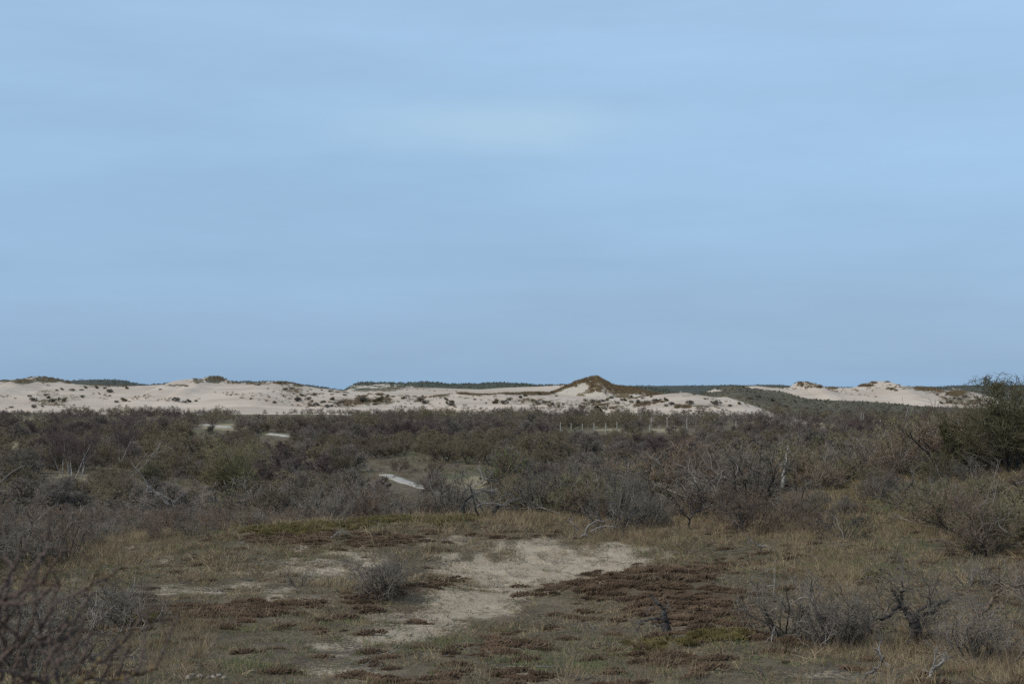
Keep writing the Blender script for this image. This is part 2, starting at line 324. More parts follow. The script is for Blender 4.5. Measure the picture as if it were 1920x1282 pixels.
def ground_mat():
    m, t, p = mat('dune_ground', .95, .1)
    tc = nd(t, 'ShaderNodeTexCoord').outputs['Object']
    n1, n2, n3 = noise(t, 1.3, 6, .6, tc), noise(t, 14, 4, .6, tc), noise(t, .22, 4, .5, tc)
    soil = mixc(t, maprange(t, n1, .35, .65), (.098, .074, .050), (.195, .152, .102))
    soil = mixc(t, maprange(t, n3, .45, .65, 0, .35), soil, (.085, .080, .045))
    soil = mixc(t, maprange(t, n2, .45, .7, 0, .55), soil, (.055, .043, .030))
    e = maprange(t, n2, .3, .7, -.35, .35)
    def edge(nm, lo=.35, hi=.65):
        return maprange(t, nd(t, 'ShaderNodeMath', {0: attr(t, nm), 1: e}, operation='ADD').outputs[0], lo, hi)
    col = mixc(t, edge('green'), soil, mixc(t, n1, (.070, .080, .032), (.12, .125, .062)))
    col = mixc(t, edge('dry'), col, mixc(t, n1, (.23, .185, .11), (.29, .24, .15)))
    col = mixc(t, edge('moss'), col, mixc(t, n2, (.068, .045, .029), (.135, .085, .052)))
    col = mixc(t, edge('golden'), col, mixc(t, n2, (.085, .062, .018), (.135, .10, .026)))
    sand = mixc(t, maprange(t, n1, .35, .65), (.32, .252, .178), (.44, .355, .256))  # humus brown, and darkened to carry cloud shade over the near ground
    sand = mixc(t, maprange(t, noise(t, 5, 6, .7, tc), .56, .72, 0, .6), sand, (.17, .14, .10))
    sand = mixc(t, maprange(t, noise(t, 34, 3, .6, tc), .62, .70, 0, .75), sand, (.08, .065, .048))
    e2 = maprange(t, noise(t, 17, 6, .75, tc), .3, .7, -.55, .5)
    fs = maprange(t, nd(t, 'ShaderNodeMath', {0: attr(t, 'sand'), 1: e2}, operation='ADD').outputs[0], .38, .62)
    col = mixc(t, fs, col, sand)
    t.links.new(col, p.inputs['Base Color'])
    hb = nd(t, 'ShaderNodeMath', {0: n2, 1: maprange(t, noise(t, 60, 2, .6, tc), 0, 1, 0, .35)}, operation='ADD').outputs[0]
    bump(t, p, nd(t, 'ShaderNodeMath', {0: hb, 1: noise(t, 5, 3, .6, tc)}, operation='ADD').outputs[0], .08, .9)
    return m
def sand_mat():
    m, t, p = mat('drift_sand', .95, .1)
    tc = nd(t, 'ShaderNodeTexCoord').outputs['Object']
    mp = nd(t, 'ShaderNodeMapping', {'Vector': tc, 'Scale': (.018, .06, .3)}).outputs[0]
    n1 = noise(t, 1.0, 6, .62, mp); n2 = noise(t, .5, 5, .6, tc); n3 = noise(t, .12, 5, .6, tc)
    col = mixc(t, maprange(t, n1, .36, .64), (.35, .28, .22), (.52, .42, .335))  # paler than the near sand: sunlight on the dunes is put into this colour
    col = mixc(t, maprange(t, n3, .4, .65, 0, .4), col, (.40, .36, .305))
    f = nd(t, 'ShaderNodeMath', {0: attr(t, 'veg'), 1: maprange(t, n2, .25, .75, -.55, .55)}, operation='ADD').outputs[0]
    veg = mixc(t, maprange(t, n3, .35, .65), (.085, .075, .048), (.125, .098, .058))
    col = mixc(t, maprange(t, f, .38, .56), col, veg)
    t.links.new(col, p.inputs['Base Color'])
    bump(t, p, nd(t, 'ShaderNodeMath', {0: n1, 1: n2}, operation='ADD').outputs[0], .8, .5)
    return m
def heath_mat(name, a, b, c, sandy=0.):
    m, t, p = mat(name, .95, .1)
    tc = nd(t, 'ShaderNodeTexCoord').outputs['Object']
    n1, n2, n3 = noise(t, .05, 5, .6, tc), noise(t, .35, 5, .65, tc), noise(t, .11, 6, .65, tc)
    col = mixc(t, maprange(t, n1, .35, .65), a, b)
    col = mixc(t, maprange(t, n2, .4, .65, 0, .8), col, c)
    f = nd(t, 'ShaderNodeMath', {0: attr(t, 'bare'), 1: maprange(t, n3, .3, .7, -.5, .5)}, operation='ADD').outputs[0]
    col = mixc(t, maprange(t, f, .5, .62), col, (.45, .385, .31))
    t.links.new(col, p.inputs['Base Color'])
    bump(t, p, n2, 1.5, .8)
    return m
M_GROUND, M_SAND = ground_mat(), sand_mat()
M_HILL = heath_mat('heath_slope', (.066, .072, .050), (.085, .090, .062), (.048, .052, .040))
M_HILLFAR = heath_mat('far_heath', (.070, .074, .060), (.088, .090, .070), (.052, .056, .050))
M_PEAK = heath_mat('marram_slope', (.145, .102, .056), (.185, .136, .078), (.090, .068, .040))
M_GREENHILL = heath_mat('grassy_slope', (.090, .078, .052), (.145, .125, .080), (.058, .052, .040))
mp_, tp_, pp_ = mat('shell_path', .95, .1)
tp_.links.new(mixc(tp_, maprange(tp_, noise(tp_, .8, 5), .3, .7), (.26, .235, .20), (.37, .34, .30)), pp_.inputs['Base Color']); M_PATH = mp_
ms_, ts_, ps_ = mat('pale_stone', .8, .3)
ts_.links.new(mixc(ts_, nd(ts_, 'ShaderNodeObjectInfo').outputs['Random'], (.24, .17, .13), (.46, .40, .34)), ps_.inputs['Base Color']); bump(ts_, ps_, noise(ts_, 30), .01); M_STONE = ms_
mo_, to_, po_ = mat('post_wood', .85, .2)
to_.links.new(mixc(to_, maprange(to_, noise(to_, 6, 4), .35, .65), (.29, .27, .24), (.42, .395, .355)), po_.inputs['Base Color']); M_POST = mo_

# ------------------------------------------------------------------ ground sheet and dunes
_v = np.linspace(-1, 1, 460)
U = np.sign(_v) * (.40 * np.abs(_v) / .8 * (np.abs(_v) <= .8) + (np.abs(_v) > .8) * (.40 + (1.5 - .40) * (np.maximum(np.abs(_v) - .8, 0) / .2) ** 1.5))
ROWS = np.concatenate([np.linspace(-40, 9, 36), np.arange(9.5, 15, .3), np.arange(15.1, 58, .09), 58 + np.cumsum(np.geomspace(.15, 260, 150))])
Yg, Ug = np.meshgrid(ROWS, U, indexing='ij')
Xg = Ug * (np.maximum(Yg, 0) + 22) + (Yg < 0) * 0
Zg = H(Xg, Yg)
mS, mM, mY, mG, mT = masks(Xg, Yg, Zg)
Zg = Zg + .055 * mM * (.4 + np.maximum(0, fbm(Xg / .55, Yg / .35, 77, 2))) + .05 * mY - .02 * mS
obj('ground', grid_mesh('ground', Xg, Yg, Zg, [M_GROUND], dict(sand=mS, moss=mM, golden=mY, green=np.maximum(mG, .5 * sstep(58, 75, Yg) * sstep(-.25, .35, fbm(Xg / 11, Yg / 16, 36, 3))), dry=mT)))
tag(bpy.data.objects['ground'], 'mossy sandy dune top falling away to the scrub covered valley floor', 'ground', kind='structure')

def dune_obj(name, label, d, m, step, rows, vegfn, an):
    x = np.arange(d.cx[0], d.cx[-1], step)
    yf = d.D - d.f * 1.12 + (d.f + d.b) * 1.18 * np.linspace(0, 1, rows)
    Y, X = np.meshgrid(yf, x, indexing='ij')
    Z = d.h(X, Y); Z = np.where(Z < -20, H(X, Y) - 3, np.maximum(Z, H(X, Y) - 3))
    px, py, dd = proj(np.stack([X, Y, Z], -1))
    t = np.where(Y < d.D, (Y - d.D) / d.f, (Y - d.D) / d.b)
    o = obj(name, grid_mesh(name, X, Y, Z, [m], {an: np.clip(vegfn(X, Y, px, py, t), 0, 1)}))
    return tag(o, label, 'dune' if 'dune' in name else 'hill', kind='structure')
def blobmask(L):
    def f(X, Y, px, py, t):
        m = np.zeros_like(X)
        for (cx, cy, rx, ry, w) in L: m = np.maximum(m, w * np.sqrt(ell(px, py, cx, cy, rx, ry)))
        return m
    return f
VEG_LEFT = [(5, 714, 14, 3, .9), (42, 715, 24, 6, 1), (95, 711, 38, 7, 1), (130, 716, 14, 4, .9), (88, 738, 30, 9, .45), (95, 752, 45, 10, .55), (130, 745, 30, 10, .4), (372, 714, 14, 6, .7), (404, 711, 22, 8, 1), (440, 718, 25, 3, .6), (330, 722, 30, 3, .6), (532, 717, 26, 4, .8), (560, 721, 14, 5, .9), (545, 735, 30, 14, .42),
            (575, 748, 45, 16, .5), (640, 737, 18, 6, .7), (200, 724, 70, 3, .5), (480, 719, 40, 2.5, .6), (610, 755, 60, 12, .5)]
VEG_MID = [(712, 739, 9, 3, .9), (680, 752, 26, 12, .65), (715, 752, 26, 10, .6), (650, 756, 40, 12, .55), (750, 740, 9, 3, .7), (830, 742, 22, 4, .6), (868, 737, 14, 3, .9), (900, 739, 40, 2.5, .8), (970, 736, 50, 5, .9), (1010, 736, 40, 6, .9), (1000, 752, 60, 10, .5), (1100, 757, 100, 10, .4), (790, 748, 40, 8, .4)]
VEG_TON = [(1130, 760, 60, 10, .5), (1190, 757, 40, 12, .42), (1225, 752, 30, 10, .3), (1290, 741, 20, 3, .35), (1300, 762, 70, 6, .5)]
VEG_RIGHT = [(1512, 722, 22, 8, .5), (1500, 719, 7, 5, .8), (1536, 725, 8, 3, .9), (1622, 722.5, 20, 3.5, .9), (1638, 718, 10, 2.5, .7), (1664, 716.5, 8, 2, .6), (1672, 728, 14, 5, .6), (1700, 727, 30, 4, .5), (1735, 729, 28, 5, .8), (1755, 735, 30, 8, .5), (1795, 738, 26, 8, .8), (1800, 750, 50, 14, .6), (1400, 735, 40, 8, .7), (1560, 728, 10, 2, .7)]
dune_obj('sand_dune', 'long pale sand dune on the left with two marram capped hummocks on its crest', d_left, M_SAND, .8, 150, blobmask(VEG_LEFT), 'veg')
dune_obj('sand_dune', 'flat bare sand sheet in front of the dark heath hill left of the pointed dune', d_msand, M_SAND, 1., 80, blobmask([(720, 729, 40, 6, .8), (680, 728, 30, 8, .7), (790, 726, 60, 3, .5)]), 'veg')
dune_obj('sand_dune', 'low sand ridge with a line of dark tussocks running to the foot of the pointed dune', d_mid, M_SAND, .8, 130, blobmask(VEG_MID), 'veg')
dune_obj('sand_dune', 'smooth tongue of sand sloping down right of the pointed dune', d_tongue, M_SAND, .7, 110, blobmask(VEG_TON), 'veg')
dune_obj('sand_dune', 'broad bare sand dune on the right with a small rough knoll and a pale peak', d_right, M_SAND, .8, 130, blobmask(VEG_RIGHT), 'veg')
PKX = CX + d_peak.cx * F / d_peak.D; PKY = HOR + (CZ - d_peak.cz) * F / d_peak.D
dune_obj('grassy_dune', 'pointed brown grassy dune, the highest on the skyline', d_peak, M_PEAK, .5, 150, lambda X, Y, px, py, t: np.where(py < np.interp(px, PKX, PKY) + 3.5, 0, np.maximum(blobmask([(1060, 740, 34, 8, 1.0), (1078, 733, 30, 10, .95), (1094, 724, 15, 8, .85), (1105, 738, 36, 8, .75), (1150, 742, 40, 5, .5), (1200, 741, 40, 5, .7)])(X, Y, px, py, t), (.42 + .5 * fbm((px - py) / 7, (px + py) / 26, 79, 2)))), 'bare')
dune_obj('scrub_hill', 'dark flat topped hill on the left skyline behind the long sand dune', d_lfar, M_HILLFAR, 1.5, 50, blobmask([]), 'bare')
dune_obj('scrub_hill', 'long dark green hill left of the pointed dune with a sandy left flank', d_mback, M_HILL, 1., 80, blobmask([(668, 728, 24, 9, .68), (700, 727, 30, 6, .55), (715, 722, 22, 3, .75), (760, 724, 40, 4, .5)]), 'bare')
dune_obj('scrub_hill', 'grey green scrubby slope between the sand tongue and the right sand dune', d_green, M_GREENHILL, .8, 120, blobmask([(1330, 732, 30, 4, .9)]), 'bare')
dune_obj('scrub_hill', 'dark hill on the right skyline behind the walkers', d_rback, M_HILLFAR, 1.5, 60, blobmask([(1790, 730, 10, 3, .8)]), 'bare')
dune_obj('far_hill', 'long low dark ridge closing the skyline far behind the dunes', d_far, M_HILLFAR, 3., 50, blobmask([(1210, 730, 9, 2, 1.2), (1275, 733, 12, 2, 1.2)]), 'bare')

# ------------------------------------------------------------------ the sandy track and its banks
def strip(name, label, P, w, hgt, m):
    P = np.array(P, float); s = np.concatenate([[0], np.cumsum(np.hypot(*np.diff(P[:, :2], axis=0).T))])
    q = np.arange(0, s[-1], .6); x, y = np.interp(q, s, P[:, 0]), np.interp(q, s, P[:, 1])
    for _ in range(12):
        x[1:-1] = (x[:-2] + x[1:-1] + x[2:]) / 3; y[1:-1] = (y[:-2] + y[1:-1] + y[2:]) / 3
    tx, ty = np.gradient(x), np.gradient(y); l = np.hypot(tx, ty); nx, ny = -ty / l, tx / l
    ww = w * (1 + .4 * fbm(q / 3, q * 0, 61, 3))
    offs = np.array([-.62, -.5, -.25, 0, .25, .5, .62]); lift = np.array([-.5, .08, .13, .15, .13, .08, -.5]) * 1.0
    X = x[:, None] + nx[:, None] * offs * ww[:, None]; Y = y[:, None] + ny[:, None] * offs * ww[:, None]
    fade = np.clip(np.minimum(q, s[-1] - q) / (2.5 if hgt else 6), 0, 1)[:, None]; Z = H(X, Y) + lift * (.2 + .8 * fade) + hgt * fade * np.array([0, .15, .75, 1, .75, .15, 0]) - .15 * (1 - fade)
    return tag(obj(name, grid_mesh(name, X, Y, Z, [m])), label, 'path' if 'path' in name else 'bank', kind='structure')
strip('path', 'pale sandy track curving through the valley scrub', [at(*p, fn=H, lo=70) for p in ((805, 920), (786, 912), (735, 894), (705, 886))], 1.45, 0, M_PATH)
strip('sandy_bank', 'pale bank beside the track, the farther and longer of two', [at(*p, fn=H, lo=70) for p in ((374, 797), (402, 799), (431, 802))], 2.2, .34, M_PATH)
strip('sandy_bank', 'pale bank beside the track, the nearer and shorter of two', [at(*p, fn=H, lo=70) for p in ((497, 814), (520, 816), (541, 819))], 1.7, .26, M_PATH)

# ------------------------------------------------------------------ growing woody plants
def norm(v): return v / np.maximum(np.linalg.norm(v, axis=-1, keepdims=True), 1e-9)
def runner(rng, O, Dr, L, N, wander, up):
    """B crooked polylines of N points from origins O in directions Dr"""
    B = len(O); P = np.zeros((B, N, 3)); P[:, 0] = O; d = norm(Dr); st = (L / (N - 1))[:, None]
    for i in range(1, N):
        d = norm(d + rng.normal(0, wander, (B, 3)) + np.array([0, 0, up]) / N)
        P[:, i] = P[:, i - 1] + d * st
    return P
def stems(rng, n, spread, L, N, r0, r1, wander=.18, up=.2, ring=.1, tilt0=.08, bare=None):
    az = rng.uniform(0, 2 * np.pi, n); ti = tilt0 + spread * np.sqrt(rng.uniform(0, 1, n))
    Dr = np.stack([np.cos(az) * np.sin(ti), np.sin(az) * np.sin(ti), np.cos(ti)], -1)
    O = np.stack([np.cos(az) * ring * rng.uniform(.2, 1, n), np.sin(az) * ring * rng.uniform(.2, 1, n), np.full(n, -.06)], -1)
    P = runner(rng, O, Dr, rng.uniform(*L, n), N, wander, up)
    R = np.linspace(r0, r1, N)[None] * rng.uniform(.7, 1.15, (n, 1)); return P, R
def branch(rng, P, R, n, lf, N, ang, r0, r1, wander=.2, up=.1, t=(.25, 1.), L0=None):
    """n children on every polyline of P"""
    B, M, _ = P.shape
    par = np.repeat(np.arange(B), n); C = len(par)
    tt = rng.uniform(t[0], t[1], C); f = tt * (M - 1); i = np.minimum(f.astype(int), M - 2); k = (f - i)[:, None]
    O = P[par, i] * (1 - k) + P[par, i + 1] * k
    T = norm(P[par, i + 1] - P[par, i])
    q = rng.normal(0, 1, (C, 3)); q = norm(q - (q * T).sum(-1, keepdims=True) * T)
    a = rng.uniform(ang[0], ang[1], C)[:, None]
    Dr = T * np.cos(a) + q * np.sin(a)
    if L0 is None:
        Lp = np.linalg.norm(np.diff(P, axis=1), axis=-1).sum(1)[par]
        L = Lp * rng.uniform(*lf, C) * (1.15 - .55 * tt)
    else: L = rng.uniform(*L0, C)
    Pc = runner(rng, O, Dr, L, N, wander, up)
    rp = (R[par, i] * (1 - k[:, 0]) + R[par, i + 1] * k[:, 0])
    ra = np.minimum(rp * .85, r0)
    Rc = ra[:, None] + (np.minimum(r1, ra) - ra)[:, None] * np.linspace(0, 1, N)[None]
    return Pc, Rc
def dome(P, c, r, keep=.25):
    """bend what grows out of an ellipsoid back towards its rim; keep what creeps below ground above it"""
    q = (P - c) / r; l = np.linalg.norm(q, axis=-1, keepdims=True)
    P = np.where(l > 1, c + q / np.maximum(l, 1e-6) * (1 + (l - 1) * keep) * r, P)
    P[..., 2] = np.where(P[..., 2] < .02, .02 + .2 * np.abs(P[..., 2]), P[..., 2]); return P
def tubes(P, R, k=3):
    B, N, _ = P.shape
    T = np.gradient(P, axis=1); T = norm(T)
    ov = norm(P[:, -1] - P[:, 0]); ax = np.eye(3)[np.argmin(np.abs(ov), axis=1)]
    u = norm(np.cross(T, ax[:, None, :])); v = np.cross(T, u)
    a = np.arange(k) * 2 * np.pi / k
    V = P[:, :, None] + R[:, :, None, None] * (np.cos(a)[None, None, :, None] * u[:, :, None] + np.sin(a)[None, None, :, None] * v[:, :, None])
    i = np.arange(B * N * k).reshape(B, N, k); j = np.roll(i, -1, 2)
    Q = np.stack([i[:, :-1], j[:, :-1], j[:, 1:], i[:, 1:]], -1).reshape(-1, 4)
    return V.reshape(-1, 3), Q
def quads(rng, C, size):
    """small leaf-like faces at points C"""
    n = len(C); a = norm(rng.normal(0, 1, (n, 3))); b = norm(np.cross(a, rng.normal(0, 1, (n, 3))))
    s = size * rng.uniform(.5, 1.2, (n, 1)); a = a * s; b = b * s * .6
    V = np.stack([C - a, C + b, C + a, C - b], 1).reshape(-1, 3)
    return V, np.arange(n * 4).reshape(n, 4)
def merge(name, parts, mats):
    """parts: (V, Q, material index)"""
    V, Q, mi, o = [], [], [], 0
    for v, q, m in parts:
        V.append(v); Q.append(q + o); mi.append(np.full(len(q), m)); o += len(v)
    return mesh_np(name, np.concatenate(V), np.concatenate(Q), mats, np.concatenate(mi))

class Kind:
    """meshes shared by every plant of one build: trunk and crown"""
    def __init__(s, trunk, crown, h, r): s.trunk, s.crown, s.h, s.r = trunk, crown, h, r
def k_thicket(seed, h, w, m_twig, m_bud=None, n=13, dens=1., bud=.014, bark=None, spread=.75, fine=.0052):
    g = np.random.default_rng(seed); th = min(1, max(.45, h / 2)) ; fine = fine * (.6 + .4 * th)
    P0, R0 = stems(g, n, spread, (h * .6, h * 1.05), 7, .026 * th, .011 * th, .2, .25, .22 * w / 2)
    P1, R1 = branch(g, P0, R0, 6, (.35, .7), 6, (.4, 1.1), .014 * th, .007 * th, .22, .12)
    P2, R2 = branch(g, P1, R1, int(5 * dens), (.3, .65), 5, (.4, 1.2), .0080, fine, .24, .1)
    P3, R3 = branch(g, P2, R2, max(2, int(4 * dens)), (.4, .8), 3, (.4, 1.2), .006, fine * .75, .22, .05, (.1, 1))
    c, r = np.array([0, 0, h * .42]), np.array([w / 2, w / 2, h * .58])
    P1, P2, P3 = dome(P1, c, r, .5), dome(P2, c, r, .35), dome(P3, c, r, .4)
    pale = lambda P, f: g.random(len(P)) < f                      # some boughs are dead and bleached
    parts = []
    for P, R, f in ((P1, R1 * 1.1, .12), (P2, R2, .06), (P3, R3, .03)):
        k = pale(P, f); parts += [(*tubes(P[~k], R[~k], 3), 0), (*tubes(P[k], R[k], 3), 2)]
    nl = 4 if h > 1.5 else 3
    PL, RL = stems(g, nl, spread * .9, (h * .95, h * 1.3), 9, .022 * th, .006 * th, .26, .25, .3 * w / 2)
    PM, RM = branch(g, PL, RL, 5, (.15, .4), 5, (.4, 1.1), .009 * th, .004, .24, .1, (.35, 1))
    for k in range(nl):
        c_ = 2 if k % 2 else 3
        parts += [(*tubes(PL[k:k + 1], RL[k:k + 1], 4), c_), (*tubes(PM[k * 5:k * 5 + 5], RM[k * 5:k * 5 + 5], 3), c_)]
    if m_bud:
        C = np.concatenate([P3[:, -1], P3[:, 1]]); C = C[g.random(len(C)) < .6]
        parts.append((*quads(g, C, bud), 1))
    return Kind(merge('trunk', [(*tubes(P0, R0, 5), 0)], [bark or M_DARK]), merge('crown', parts, [m_twig, m_bud or m_twig, M_PALETWIG, M_DARK]), h, w / 2)
def k_dome(seed, h, w, m_twig, m_bud, buds=.85, budsize=.026, fine=.010, nst=4, dens=1., trunk_h=.25, low=False):
    """a rounded thorn shrub on a short forked trunk"""
    g = np.random.default_rng(seed)
    P0, R0 = stems(g, nst, .75, (h * .55, h * .85), 6, .08, .035, .16, .1, .12, .1)
    P1, R1 = branch(g, P0, R0, 7 if not low else 5, (.5, .9), 5, (.4, 1.25), .035, .016, .2, .06, (.3, 1))
    P2, R2 = branch(g, P1, R1, int((8 if not low else 6) * dens), (.35, .75), 4, (.4, 1.3), .018, fine, .22, .03, (.2, 1))
    c, r = np.array([0, 0, h * .54]), np.array([w / 2, w / 2, h * .46])
    lump = 1 + .12 * np.sin(P2[..., :1] * 3.1 + seed) * np.cos(P2[..., 1:2] * 2.7)
    P1, P2 = dome(P1, c, r * .92, .2), dome(P2, c, r * lump, .18)
    P3, R3 = branch(g, P2, R2, (10 if not low else 6), (.35, .8), 3, (.4, 1.3), fine, fine * .6, .22, 0, (.1, 1))
    P3 = dome(P3, c, r * 1.04, .35)
    kk = 3
    parts = [(*tubes(P1, R1, kk), 0), (*tubes(P2, R2, kk), 0), (*tubes(P3, R3, kk), 0)]
    C = np.concatenate([P3[:, -1], P3[:, 1], (P3[:, -1] + P3[:, 1]) / 2]); C = C[g.random(len(C)) < buds]
    if len(C): parts.append((*quads(g, C, budsize), 1))
    return Kind(merge('trunk', [(*tubes(P0, R0, 5), 0)], [M_DARK]), merge('crown', parts, [m_twig, m_bud]), h, w / 2)
def k_birch(seed, h, nst=2):
    g = np.random.default_rng(seed)
    P0, R0 = stems(g, nst, .28, (h * .8, h * .95), 8, .05, .016, .07, .12, .2, .03)
    P1, R1 = branch(g, P0, R0, 16, (.25, .5), 5, (.4, .9), .022, .01, .14, .35, (.28, 1))
    P2, R2 = branch(g, P1, R1, 8, (.35, .7), 4, (.3, .8), .012, .008, .16, .2)
    P3, R3 = branch(g, P2, R2, 5, (.5, .9), 3, (.3, .8), .009, .006, .2, .0)
    return Kind(merge('trunk', [(*tubes(P0, R0, 6), 0)], [M_BIRCHBARK]), merge('crown', [(*tubes(P1, R1, 3), 0), (*tubes(P2, R2, 3), 0), (*tubes(P3, R3, 3), 0)], [M_BIRCHTWIG]), h, h * .3)

def plant(kind, name, label, cat, loc, h, rz=None, wide=1., group=None, trunk=True, lean=0.):
    s = h / kind.h
    o = thing(name, label, cat, loc, RNG.uniform(0, 6.28) if rz is None else rz, (s * wide, s * wide, s), group)
    if lean: o.rotation_euler.x = RNG.normal(0, lean); o.rotation_euler.y = RNG.normal(0, lean)
    if trunk: obj('trunk', kind.trunk, o)
    obj('crown', kind.crown, o); return o

TH_GREY = [k_thicket(300 + i, 2.0, 2.3, M_GREY) for i in range(3)]
TH_BROWN = [k_thicket(310 + i, 2.0, 2.3, M_BROWN, M_LEAFOLIVE if i == 1 else None) for i in range(3)]
TH_OLIVE = [k_thicket(320 + i, 1.9, 2.5, M_OLIVE, M_LEAFOLIVE, bud=.018, n=16) for i in range(2)]
TH_RUST = [k_thicket(325, 1.9, 2.4, M_BROWN, M_RUST, bud=.018, n=13)]
TH_LOW = [k_thicket(330 + i, 1.0, 1.6, m, n=15, spread=1.1, fine=.0036) for i, m in enumerate((M_BROWN, M_GREY, M_BROWN))]
TH_THIN = [k_thicket(340 + i, .8, 1.2, M_GREY, n=7, dens=.6, spread=.9, fine=.003) for i in range(2)]
DOME = [k_dome(400, 3.0, 4.2, M_HAWTWIG, M_LEAFOLIVE), k_dome(401, 3.0, 4.0, M_HAWTWIG, M_LEAFDARK), k_dome(402, 2.8, 4.4, M_GREYTWIG, M_LEAFDARK, .25), k_dome(403, 2.8, 3.6, M_BIRCHTWIG, M_BIRCHTWIG, .1), k_dome(404, 3, 4, M_HAWTWIG, M_LEAFGREEN, .9)]
BIRCH = [k_birch(420, 5.0, 2), k_birch(421, 5.0, 3)]
FARD = [k_dome(430, 3.0, 4.4, M_HAWTWIG, M_LEAFOLIVE, .7, .06, .022, 3, .8, low=True), k_dome(431, 3.0, 4.2, M_HAWTWIG, M_LEAFDARK, .6, .06, .022, 3, .8, low=True),
        k_dome(432, 2.8, 4.4, M_GREYTWIG, M_LEAFDARK, .2, .06, .022, 3, .9, low=True), k_dome(433, 2.8, 3.8, M_BIRCHTWIG, M_BIRCHTWIG, .1, .05, .022, 3, .9, low=True)]

# ------------------------------------------------------------------ scattering what nobody could count
def scatter(name, label, protos, P, scl, idx, tilt=.12, cat=None, rz=None):
    """one object that carries copies of small plant meshes on its points"""
    P = np.asarray(P, float); n = len(P)
    me = bpy.data.meshes.new(name); me.vertices.add(n); me.vertices.foreach_set('co', P.astype(np.float32).ravel())
    rot = np.stack([RNG.normal(0, tilt, n), RNG.normal(0, tilt, n), RNG.uniform(0, 6.283, n) if rz is None else rz], -1)
    scl = np.asarray(scl, float); scl = np.repeat(scl[:, None], 3, 1) if scl.ndim == 1 else scl
    for an, ty, key, val in (('rot', 'FLOAT_VECTOR', 'vector', rot), ('scl', 'FLOAT_VECTOR', 'vector', scl)):
        a = me.attributes.new(an, ty, 'POINT'); a.data.foreach_set(key, val.astype(np.float32).ravel())
    a = me.attributes.new('idx', 'INT', 'POINT'); a.data.foreach_set('value', np.asarray(idx, np.int32))
    me.update()
    o = tag(obj(name, me), label, cat or name.replace('_', ' '), kind='stuff')
    ng = bpy.data.node_groups.new(name, 'GeometryNodeTree')
    ng.interface.new_socket('Geometry', in_out='INPUT', socket_type='NodeSocketGeometry'); ng.interface.new_socket('Geometry', in_out='OUTPUT', socket_type='NodeSocketGeometry')
    gi, go, jn = ng.nodes.new('NodeGroupInput'), ng.nodes.new('NodeGroupOutput'), ng.nodes.new('GeometryNodeJoinGeometry')
    def na(an, ty):
        q = ng.nodes.new('GeometryNodeInputNamedAttribute'); q.data_type = ty; q.inputs['Name'].default_value = an; return q.outputs['Attribute']
    ro = ng.nodes.new('FunctionNodeEulerToRotation'); ng.links.new(na('rot', 'FLOAT_VECTOR'), ro.inputs[0])
    sc_, ix = na('scl', 'FLOAT_VECTOR'), na('idx', 'INT')
    for k, m in enumerate(protos):
        po = bpy.data.objects.new(name + '_clump', m)
        oi = ng.nodes.new('GeometryNodeObjectInfo'); oi.inputs['Object'].default_value = po; oi.inputs['As Instance'].default_value = True
        cm = ng.nodes.new('FunctionNodeCompare'); cm.data_type = 'INT'; cm.operation = 'EQUAL'
        ng.links.new(ix, cm.inputs[2]); cm.inputs[3].default_value = k
        ip = ng.nodes.new('GeometryNodeInstanceOnPoints')
        ng.links.new(gi.outputs[0], ip.inputs['Points']); ng.links.new(cm.outputs[0], ip.inputs['Selection']); ng.links.new(oi.outputs['Geometry'], ip.inputs['Instance'])
        ng.links.new(ro.outputs[0], ip.inputs['Rotation']); ng.links.new(sc_, ip.inputs['Scale']); ng.links.new(ip.outputs[0], jn.inputs[0])
    ng.links.new(jn.outputs[0], go.inputs[0])
    md = o.modifiers.new('scatter', 'NODES'); md.node_group = ng
    return o
def tuft(seed, n, h, r, w, m, splay=.6, N=4, m2=None, frac=.25):
    """blades of grass rising from one spot: tapering ribbons that bend over"""
    g = np.random.default_rng(seed)
    az = g.uniform(0, 6.283, n); rr = r * np.sqrt(g.random(n))
    O = np.stack([np.cos(az) * rr, np.sin(az) * rr, np.full(n, -.01)], -1)
    ti = splay * g.uniform(.2, 1.3, n); az2 = az + g.normal(0, .9, n)
    Dr = np.stack([np.cos(az2) * np.sin(ti), np.sin(az2) * np.sin(ti), np.cos(ti)], -1)
    P = runner(g, O, Dr, h * g.uniform(.45, 1.15, n), N, .16, -.45 * splay)
    P[..., 2] = np.maximum(P[..., 2], -.01)
    s = norm(np.cross(Dr, g.normal(0, 1, (n, 3))))[:, None] * (w * .5 * np.linspace(1, .15, N))[None, :, None]
    V = np.stack([P - s, P + s], 2).reshape(-1, 3)
    i = np.arange(n * N * 2).reshape(n, N, 2)
    Q = np.stack([i[:, :-1, 0], i[:, :-1, 1], i[:, 1:, 1], i[:, 1:, 0]], -1).reshape(-1, 4)
    mi = np.repeat((g.random(n) < (frac if m2 else 0)).astype(int), N - 1)
    return mesh_np('tuft', V, Q, [m, m2 or m], mi)
def cushion(seed, r, h, m, n=150):
    """a low cushion of moss: short upright sprigs crowding a rounded heap"""
    g = np.random.default_rng(seed)
    az = g.uniform(0, 6.283, n); q = np.sqrt(g.random(n)); ex = 1 + .35 * np.sin(3 * az + seed)
    O = np.stack([np.cos(az) * q * r * ex, np.sin(az) * q * r * ex, h * (1 - q ** 2) * .7 - .01], -1)
    Dr = O / np.array([r, r, h]) * .5 + np.array([0, 0, .6]) + g.normal(0, .3, (n, 3))
    P = runner(g, O, Dr, g.uniform(.02, .05, n), 3, .2, 0)
    return merge('cushion', [(*tubes(P, np.repeat(np.array([[.006, .008, .003]]), n, 0), 3), 0)], [m])
